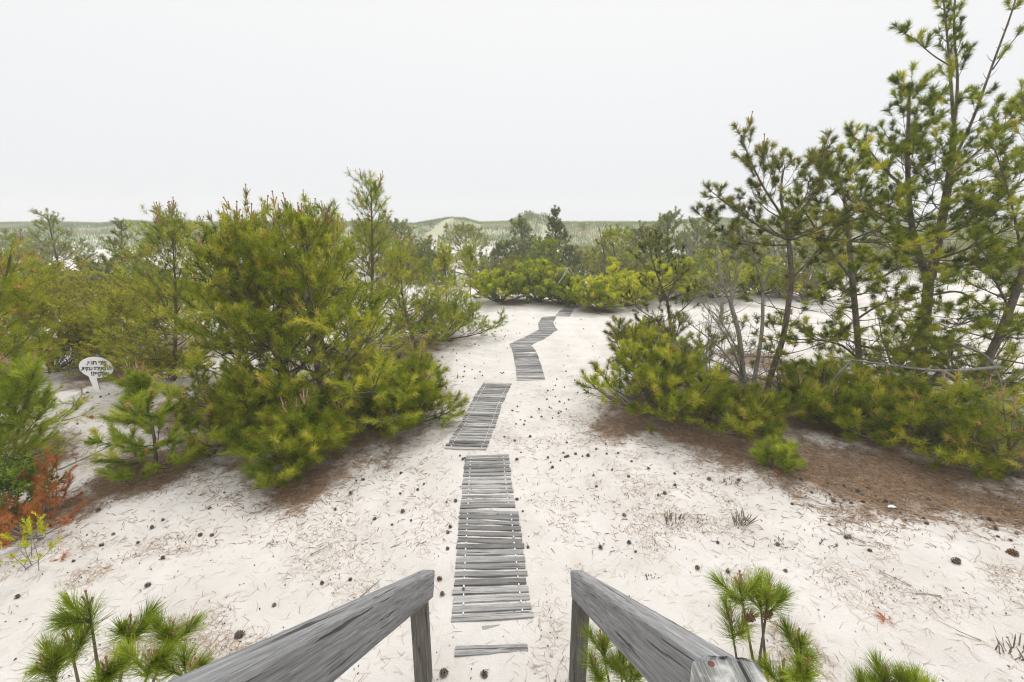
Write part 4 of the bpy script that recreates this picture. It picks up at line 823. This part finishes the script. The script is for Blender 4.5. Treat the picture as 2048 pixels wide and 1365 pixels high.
bare_far('leafless grey shrub below the flat crown of the leaning pine', 1440, 17, (1430, 500), 1.3, 142, 'bark_dead')

# ------------------------------------------------------------------ beach grass (uncountable)
def grass(name, n, xr, yr, hgt, w, dens, seed, mtl='grass', lean=.35, clump=5, sigma=.3, tone=.5):
    r = np.random.RandomState(seed); cx = r.uniform(*xr, n * 3); cy = r.uniform(*yr, n * 3); keep = r.rand(n * 3) < dens(cx, cy)
    cx, cy = cx[keep][:n], cy[keep][:n]; ct = tone + r.randn(len(cx)) * .12 + .9 * (vnoise(cx, cy, 9, 31) - .5) + .5 * (vnoise(cx, cy, 2.5, 32) - .5)
    x = np.repeat(cx, clump) + r.randn(len(cx) * clump) * sigma; y = np.repeat(cy, clump) + r.randn(len(cx) * clump) * sigma; t = np.repeat(ct, clump)
    z = gz(x, y) - .02; m = len(x); h = hgt * (.55 + .7 * r.rand(m)); a = r.rand(m) * 6.283; ln = lean * r.rand(m) * h
    b = np.stack([x, y, z], 1); wv = np.stack([np.cos(a + 1.57), np.sin(a + 1.57), np.zeros(m)], 1) * w / 2
    tip = b + np.stack([np.cos(a) * ln, np.sin(a) * ln, h], 1); V = np.stack([b - wv, b + wv, tip], 1).reshape(-1, 3)
    tag(link(name, mesh_np(name, V, [np.arange(m * 3).reshape(-1, 3)], [M[mtl]], np.repeat(t, 3))), kind='stuff')
DP = np.array([[xat(830, 58), 58], [xat(842, 70), 70], [xat(872, 88), 88], [xat(896, 104), 104], [xat(912, 113), 113]])
DP2 = np.array([[xat(1100, 60), 60], [xat(1093, 85), 85], [xat(1090, 108), 108]])
def dune_d(x, y):
    return sstep(60, 82, y + 26 * (vnoise(x, y, 13, 21) - .5)) * (seg_dist(x, y, DP) > 1.1 + .02 * (113 - y)) * (seg_dist(x, y, DP2) > .9) * (.35 + .65 * sstep(.3, .5, vnoise(x, y, 5, 22)))
grass('dune_grass', 60000, (-150, 150), (58, 122), .62, .07, dune_d, 71, clump=4, sigma=.35)
def mid_d(x, y):
    side = sstep(9, 4, np.hypot((x - 27), (y - 30) * 1.2)) * .9
    return np.maximum(side, .5 * sstep(.62, .8, vnoise(x, y, 6, 23)) * sstep(34, 46, y))
grass('beach_grass', 5200, (-70, 70), (24, 72), .5, .035, mid_d, 72, clump=5, sigma=.22, tone=.6)

# ------------------------------------------------------------------ fence at the end of the dune path
e = empty('dune_fence', (xat(925, 112, 5), 112, gz1(xat(925, 112, 5), 112)), 'small wooden rail fence on the dune crest at the end of the path', 'fence')
tmp = []
for px in (908, 916, 922, 928, 934):
    a = P(px, 450, 112) - e.location; b = P(px - .5, 434.5 + (px - 908) * .05, 112) - e.location
    link('post', tubes_mesh('post', [([tuple(a), tuple(b)], [.09, .09])], [M['post']], 6), e)
for (p0, p1) in (((906, 436), (922, 439)), ((926, 434), (940, 441))):
    link('rail', tubes_mesh('rail', [([tuple(P(*p0, 112) - e.location), tuple(P(*p1, 112) - e.location)], [.07, .07])], [M['post']], 6), e)

# ------------------------------------------------------------------ pine cones on the sand
def cone_mesh(seed, openn):
    r = np.random.RandomState(seed); V, F_, tn = [], [], []; n = 54; Lc, Rc = .042, .017
    for k in range(n):
        t = (k + .5) / n; a = k * 2.39996; prof = math.sin(math.pi * min(1, t * .86 + .14)) ** .8
        z = -Lc / 2 + Lc * t; rr = Rc * prof; d = np.array((math.cos(a), math.sin(a), 0)); tang = np.array((-d[1], d[0], 0))
        out = d * math.cos(R(10 + 50 * t)) + np.array((0, 0, 1)) * math.sin(R(10 + 50 * t)); ln = (.012 + .011 * prof) * openn; w = .0058 * (.5 + .6 * prof)
        b = d * rr * .35 + np.array((0, 0, z)); tip = d * rr * .35 + np.array((0, 0, z)) + out * ln + r.randn(3) * .0008; nn = np.cross(tang, out)
        i = len(V); V += [b - tang * w * .5, b + tang * w * .5, tip + tang * w - nn * .001, tip - tang * w - nn * .001, tip + out * .003 + nn * .0035, tip - nn * .003]
        tn += [.1, .1, .75, .75, 1.0, .5]
        F_ += [(i, i + 1, i + 2, i + 3)]; F_.append((i + 3, i + 2, i + 4, i + 4)); F_.append((i + 3, i + 2, i + 5, i + 5))
    i = len(V)
    for z, rr in ((-.02, .003), (-.012, .008), (.006, .008), (.02, .002)):
        for j in range(6): V.append(np.array((math.cos(j * 1.047) * rr, math.sin(j * 1.047) * rr, z))); tn.append(.05)
    F4 = [f for f in F_ if len(set(f)) == 4] + [(i + s * 6 + j, i + s * 6 + (j + 1) % 6, i + s * 6 + 6 + (j + 1) % 6, i + s * 6 + 6 + j) for s in range(3) for j in range(6)]
    F3 = [f[:3] for f in F_ if len(set(f)) == 3]
    return mesh_np('pine_cone', np.array(V), [np.array(F4), np.array(F3)], [M['cone']], np.array(tn))
CONES = [cone_mesh(1, 1.0), cone_mesh(2, .85), cone_mesh(3, 1.15)]
rc = random.Random(17); cone_pts = []
def cone(px, py, s=1.0, lab=None, grp=None, dy=0):
    g = on(px, py); 
    for a in cone_pts:
        if (a - g).length < .05: return None
    cone_pts.append(g); o = link('pine_cone', CONES[rc.randrange(3)]); s *= .62 + .42 * rc.random(); o.scale = (s, s, s * (.8 + .3 * rc.random()))
    o.location = g + Vector((0, 0, (.004 + .012 * rc.random()) * s)); o.rotation_euler = (rc.gauss(0, 1.0), rc.gauss(0, 1.0), rc.random() * 6.3)
    return tag(o, lab, 'pine cone', grp)
g1, l1 = 'pine cones strewn on the open sand by the boardwalk', 'dark weathered pine cone lying on the open white sand'
g2, l2 = 'pine cones on the brown needle bed', 'dark weathered pine cone lying on the brown needle bed under the pines'
cone(481, 1276, 1.9, 'large brown open pine cone lying alone on sand near the handrail'); cone(548, 1210, 1.3, 'dark round pine cone alone on bare sand beyond the handrail'); cone(1910, 1125, 1.9, 'large brown pine cone on clean sand below the needle bed'); cone(927, 1182, 1.2, 'pine cone sitting on a boardwalk slat near the handrails')
cone(2022, 1113, 2.0, 'big reddish brown pine cone by the photo edge on the sand'); cone(888, 1347, 1.5, 'pine cone just past the foot of the handrail post'); cone(968, 1348, 1.5, 'pine cone on sand below the lone half buried plank')
for p in [(733, 961), (808, 946), (893, 1004), (822, 1044), (808, 1023), (903, 1051), (898, 1068), (895, 1100), (850, 968), (931, 918), (918, 912), (932, 920), (800, 987), (832, 978), (755, 1040), (776, 1046), (708, 962), (700, 985), (672, 1020), (914, 1003), (1040, 920), (1098, 912), (1100, 925), (1128, 900), (1138, 912), (1133, 880), (1150, 905), (1035, 1002), (1045, 1020), (1057, 1100),
          (1006, 877), (1027, 883), (1030, 848), (1068, 835), (1026, 820), (1102, 817), (1066, 877), (1125, 920), (1043, 902), (1106, 933), (1135, 915), (1183, 955), (1195, 975), (1259, 960), (1225, 940), (1260, 1085), (1200, 1095), (1275, 1100), (1245, 1030), (1200, 975), (1316, 990), (1350, 972), (1165, 915), (880, 1158), (888, 1188), (645, 1162), (700, 1160), (840, 1150), (400, 1075), (330, 1120), (430, 1070), (275, 1083), (232, 1075), (200, 1095), (325, 1045), (200, 1026), (310, 1060), (420, 1016), (445, 985), (300, 1175), (40, 1200), (148, 1128), (1450, 1140), (1436, 1085), (1555, 1090), (1570, 1140), (1400, 1135), (1690, 1080), (1660, 1050), (1700, 1075), (1742, 1100)]:
    cone(p[0] + rc.gauss(0, 3), p[1] + rc.gauss(0, 2), 1, l1, g1)
for (x0, y0, x1, y1, n) in [(880, 660, 1015, 760, 40), (1030, 770, 1160, 850, 22), (1000, 630, 1080, 680, 10), (1110, 640, 1200, 760, 10), (860, 760, 930, 800, 8)]:
    for k in range(n): cone(rc.uniform(x0, x1), rc.uniform(y0, y1), .9, l1, g1)
for p in [(1478, 957), (1600, 960), (1650, 970), (1660, 985), (1690, 968), (1715, 980), (1722, 1002), (1740, 975), (1752, 985), (1760, 1000), (1775, 1000), (1776, 1020), (1800, 1025), (1810, 1038), (1842, 1040), (1856, 1048), (1965, 1032), (1980, 1035), (1990, 1058), (1995, 1070), (2020, 1075), (2030, 1068), (1730, 985), (1700, 1003), (1683, 1000), (1670, 1002), (1780, 1003), (1725, 998), (1745, 1000), (1330, 990), (1210, 890), (1215, 905), (1195, 900), (1240, 905), (1180, 912), (1262, 920), (1300, 935), (1350, 950), (1420, 960), (1860, 1000), (1900, 1010), (1580, 1005), (1620, 980)]:
    cone(p[0] + rc.gauss(0, 3), p[1] + rc.gauss(0, 2), 1.05, l2, g2)
for k in range(40): cone(rc.uniform(150, 420), rc.uniform(775, 860), 1.05, 'dark pine cone on the littered sand between the sign and the sapling', 'pine cones near the sign')
# brown cones still held by the young pine next to the newel
for (px, py, lab, yaw) in [(1500, 1236, 'plump brown pine cone held in the young pine next to the newel', -1.3), (1534, 1231, 'brown pine cone pointing away on the twig of the newel side young pine', 1.2)]:
    o = link('pine_cone', cone_mesh(9, .55)); o.data.materials[0] = M['cone_brown']; o.location = P(px, py, 2.16); o.rotation_euler = (0, yaw, .3); o.scale = (1.25, 1.25, 1.35); tag(o, lab, 'pine cone')

# ------------------------------------------------------------------ loose needles and debris on the sand (uncountable)
def ground_needles(name, n, dens, seed, mtl, ln, w, yr=(2.6, 14), zoff=.004, tone=.5):
    r = np.random.RandomState(seed); y = yr[0] * (yr[1] / yr[0]) ** r.rand(n * 4); x = r.uniform(-1.25, 1.25, n * 4) * (y + 1.2); k = r.rand(n * 4) < dens(x, y); x, y = x[k][:n], y[k][:n]; m = len(x)
    a = r.rand(m) * 6.283; l = ln * (.5 + .8 * r.rand(m)); z = gz(x, y) + zoff
    x2, y2 = x + np.cos(a) * l, y + np.sin(a) * l; z2 = gz(x2, y2) + zoff + .012 * r.rand(m); bend = r.randn(m) * .12 * l
    mx_, my_ = (x + x2) / 2 - np.sin(a) * bend, (y + y2) / 2 + np.cos(a) * bend; mz = np.maximum((z + z2) / 2, gz(mx_, my_) + zoff) + .004 * r.rand(m)
    wv = np.stack([-np.sin(a), np.cos(a), .5 * r.randn(m)], 1) * (w * (.7 + .6 * r.rand(m)) / 2)[:, None]
    A, B, C = np.stack([x, y, z], 1), np.stack([mx_, my_, mz], 1), np.stack([x2, y2, z2], 1)
    V = np.stack([A - wv, A + wv, B + wv, B - wv, C], 1).reshape(-1, 3); i = np.arange(m) * 5
    t = tone + r.randn(m) * .22
    tag(link(name, mesh_np(name, V, [np.stack([i, i + 1, i + 2, i + 3], 1), np.stack([i + 3, i + 2, i + 4], 1)], [M[mtl]], np.repeat(t, 5))), kind='stuff')
def d_litter(x, y): return .03 + np.clip(litter(x, y), 0, 1) * .97
def d_open(x, y): return np.clip((sstep(.48, .80, vnoise(x, y, .45, 41)) * (.35 + .65 * sstep(.35, .65, vnoise(x, y, 1.7, 42))) + .05) * (.25 + .75 * sstep(.3, .7, seg_dist(x, y, PATHW))), 0, 1)
ground_needles('needle_litter', 90000, d_litter, 81, 'litter', .10, .0055, (4.6, 15), tone=.5)
ground_needles('loose_needles', 26000, d_open, 82, 'litter', .13, .0023, (2.6, 11), tone=.68)
ground_needles('bark_crumbs', 9000, lambda x, y: .4 * d_open(x, y) + .5 * d_litter(x, y), 83, 'litter', .022, .009, (2.6, 12), tone=.08)
# twigs, dry grass tufts, shell
def twig(px, py, L, ang_, lab, seed):
    T = Tree(seed); g = on(px, py) + Vector((0, 0, .012)); q = Q(dead=1, maxlev=1, up=0, wander=.2, inc=(.12, .1, .1), bare=.2, minlat=.05, ratio=.3, floor=g.z - .005)
    branch(T, tuple(g), (math.cos(ang_), math.sin(ang_), .02), L, .007, 0, q)
    o = link('twig', tubes_mesh('twig', T.wood, [M['bark_grey']], 5, tuple(g)), None, g); tag(o, lab, 'twig')
for i, (px, py, L, a, lab) in enumerate([(1820, 1180, .35, 2.3, 'dark thin twig lying alone on clean sand below the needle bed'), (1730, 1085, .5, 2.7, 'pale stick among loose needles near the pine cones'), (1880, 1200, .4, 2.6, 'long thin twig on sand past the white shell'), (500, 1030, .45, .3, 'twig beside the low clump in the thicket'), (720, 1190, .3, 1.0, 'small twig on the sand between handrail and thicket'), (1640, 1090, .3, .4, 'forked twig near the dry grass tufts'), (170, 890, .5, .4, 'stick on the sand behind the sapling'), (1960, 1290, .3, 2.3, 'twig on sand at the bottom photo corner'), (620, 1110, .3, .2, 'thin twig in front of the bushy thicket')]):
    twig(px, py, L, a, lab, 200 + i)
def tuft(px, py, h, n, lab, seed, rad=.06, name='dry_grass_tuft'):
    r = np.random.RandomState(seed); g = on(px, py); V = []
    for k in range(n):
        a = r.rand() * 6.283; rr = rad * math.sqrt(r.rand()); b = np.array((math.cos(a) * rr * 1.6, math.sin(a) * rr, -.005)); d = np.array((math.cos(a) * .5 + r.randn() * .3, math.sin(a) * .5 + r.randn() * .3, 1.0)); d = d / np.linalg.norm(d) * h * (.4 + .7 * r.rand())
        w = np.array((r.randn(), r.randn(), 0)); w = w / np.linalg.norm(w) * .006
        V += [b - w, b + w, b + d * .7 + w * .9, b + d * .7 - w * .9, b + d + w * .3]
    i = np.arange(n) * 5; o = link(name, mesh_np(name, np.array(V), [np.stack([i, i + 1, i + 2, i + 3], 1), np.stack([i + 3, i + 2, i + 4], 1)], [M['drygrass']], np.repeat(r.rand(n), 5)), None, g); tag(o, lab, 'grass tuft')
tuft(1345, 1042, .13, 30, 'dry grey stubble tuft on sand below the pine bushes, beside another', 220, .09); tuft(1385, 1035, .09, 18, 'short dry stubble beside the grey tuft', 223, .08); tuft(1484, 1046, .17, 46, 'wispy dry grass tuft between the two stubble patches', 221, .07); tuft(1570, 1090, .06, 22, 'tiny dark dry sprigs on open sand', 222, .10); tuft(1655, 1092, .06, 16, 'tiny dry sprig beside the pale stick', 224, .08)
tuft(2030, 1310, .14, 40, 'dry grass tuft at the photo edge low on the sand', 225, .10); tuft(1462, 965, .08, 26, 'grey dry tuft on the needle bed by the spiky bush', 226, .10); tuft(1195, 1000, .05, 14, 'faint dry sprig beside the boardwalk', 227, .06); tuft(1300, 1150, .05, 14, 'small yellowish sprig past the newel side handrail end', 228, .03)
for (px, py, lab, sd) in [(125, 1122, 'small dead orange needle tuft on sand by the seedling', 230), (1770, 1245, 'dead orange needle tuft on the clean sand', 231), (1560, 950, 'flat dead orange needles beside the little sapling', 232)]:
    g = on(px, py) + Vector((0, 0, .02)); rr = np.random.RandomState(sd); S = [(g.x, g.y, g.z, math.cos(a), math.sin(a), .1, .05, .085, .004, .5) for a in rr.rand(4) * 6.28]
    o = link('dead_needle_tuft', needle_mesh('dead_needle_tuft', S, [M['needle_dead']], 22, rr, tuple(g), (15, 50)), None, g); tag(o, lab, 'dead needles')
bm = bpy.data.meshes.new('seashell'); V = []; F_ = []
for i in range(6):
    for j in range(17):
        t = i / 5; a = -1.35 + 2.7 * j / 16; rr = .05 * t * (1 + .06 * math.cos(j * math.pi)); V.append((math.sin(a) * rr, math.cos(a) * rr, .018 * math.sin(math.pi * (.15 + .75 * t)) * math.cos(a * .8)))
F_ = [(i * 17 + j, i * 17 + j + 1, (i + 1) * 17 + j + 1, (i + 1) * 17 + j) for i in range(5) for j in range(16)]
bm.from_pydata(V, [], F_); bm.materials.append(M['shell']); bm.update()
o = link('seashell', bm, None, on(1788, 1016) + Vector((0, 0, .012))); o.scale = (1.3, 1.3, 1.3); tag(o, 'white seashell lying among the pine cones on the needle bed', 'seashell')

# ------------------------------------------------------------------ air, light, sky
hm = bpy.data.materials.new('haze'); hm.use_nodes = True; hn = hm.node_tree; hn.nodes.remove(hn.nodes['Principled BSDF'])
pv = hn.nodes.new('ShaderNodeVolumePrincipled'); pv.inputs['Color'].default_value = (.95, .96, .97, 1); pv.inputs['Density'].default_value = HAZE; pv.inputs['Anisotropy'].default_value = .2
hn.links.new(pv.outputs[0], hn.nodes['Material Output'].inputs['Volume'])
x0, x1, y0, y1, z0, z1 = -405, 405, -8, 215, -4, 13
me = bpy.data.meshes.new('haze'); me.from_pydata([(x, y, z) for z in (z0, z1) for y in (y0, y1) for x in (x0, x1)], [], [(0, 2, 3, 1), (4, 5, 7, 6), (0, 1, 5, 4), (2, 6, 7, 3), (0, 4, 6, 2), (1, 3, 7, 5)])
me.materials.append(hm)
if HAZE > 0: tag(link('haze', me), kind='stuff')

w = bpy.data.worlds.new('World'); sc.world = w; w.use_nodes = True; nt = w.node_tree; N = nt.nodes; Lk = nt.links; bg = N['Background']
SUN_EL, SUN_AZ = R(58), R(20)
sky = N.new('ShaderNodeTexSky'); sky.sky_type = 'NISHITA'; sky.sun_disc = False; sky.sun_elevation = SUN_EL; sky.sun_rotation = SUN_AZ; sky.air_density = 1; sky.dust_density = 5
hs = N.new('ShaderNodeHueSaturation'); hs.inputs['Saturation'].default_value = .25; hs.inputs['Value'].default_value = .05; Lk.new(sky.outputs[0], hs.inputs['Color'])
tc = N.new('ShaderNodeTexCoord'); sx = N.new('ShaderNodeSeparateXYZ'); Lk.new(tc.outputs['Generated'], sx.inputs[0])
mr = N.new('ShaderNodeMapRange'); mr.inputs['From Min'].default_value = -1; Lk.new(sx.outputs['Z'], mr.inputs['Value'])
cr = ramp(N, [(0, (.30, .28, .26)), (.48, (.5, .48, .46)), (.5, (.725, .735, .757)), (.58, (.79, .797, .81)), (.66, (.83, .834, .842)), (.72, (.85, .852, .857)), (1, (.94, .94, .94))])
Lk.new(mr.outputs[0], cr.inputs[0])
zr = N.new('ShaderNodeMapRange'); zr.inputs['From Min'].default_value = .40; zr.inputs['From Max'].default_value = 1.0; zr.inputs['To Min'].default_value = 1; zr.inputs['To Max'].default_value = ZENITH; Lk.new(sx.outputs['Z'], zr.inputs['Value'])
vs = N.new('ShaderNodeVectorMath'); vs.operation = 'SCALE'; Lk.new(cr.outputs[0], vs.inputs[0]); Lk.new(zr.outputs[0], vs.inputs['Scale'])
mx = N.new('ShaderNodeMix'); mx.data_type = 'RGBA'; mx.inputs[0].default_value = .06; Lk.new(vs.outputs[0], mx.inputs[6]); Lk.new(hs.outputs[0], mx.inputs[7])
Lk.new(mx.outputs[2], bg.inputs['Color']); bg.inputs['Strength'].default_value = 1.0
sl = bpy.data.lights.new('sun', 'SUN'); sl.energy = SUN; sl.angle = R(14); sl.color = (1, .97, .92)
so = bpy.data.objects.new('sun', sl); COL.objects.link(so); so.rotation_euler = Euler((R(90) - SUN_EL, 0, R(180) - SUN_AZ)); so.rotation_euler = (-Vector((math.sin(SUN_AZ) * math.cos(SUN_EL), math.cos(SUN_AZ) * math.cos(SUN_EL), math.sin(SUN_EL)))).to_track_quat('-Z', 'Y').to_euler()
sc.view_settings.view_transform = 'Standard'; sc.view_settings.look = 'None'; sc.view_settings.exposure = EXPO; sc.view_settings.gamma = 1
sc.cycles.max_bounces = 8; sc.cycles.diffuse_bounces = 6; sc.cycles.transmission_bounces = 3; sc.cycles.volume_bounces = 1; sc.cycles.transparent_max_bounces = 4
sc.cycles.filter_width = 1.15; sc.cycles.volume_step_rate = 1; sc.cycles.use_denoising = True
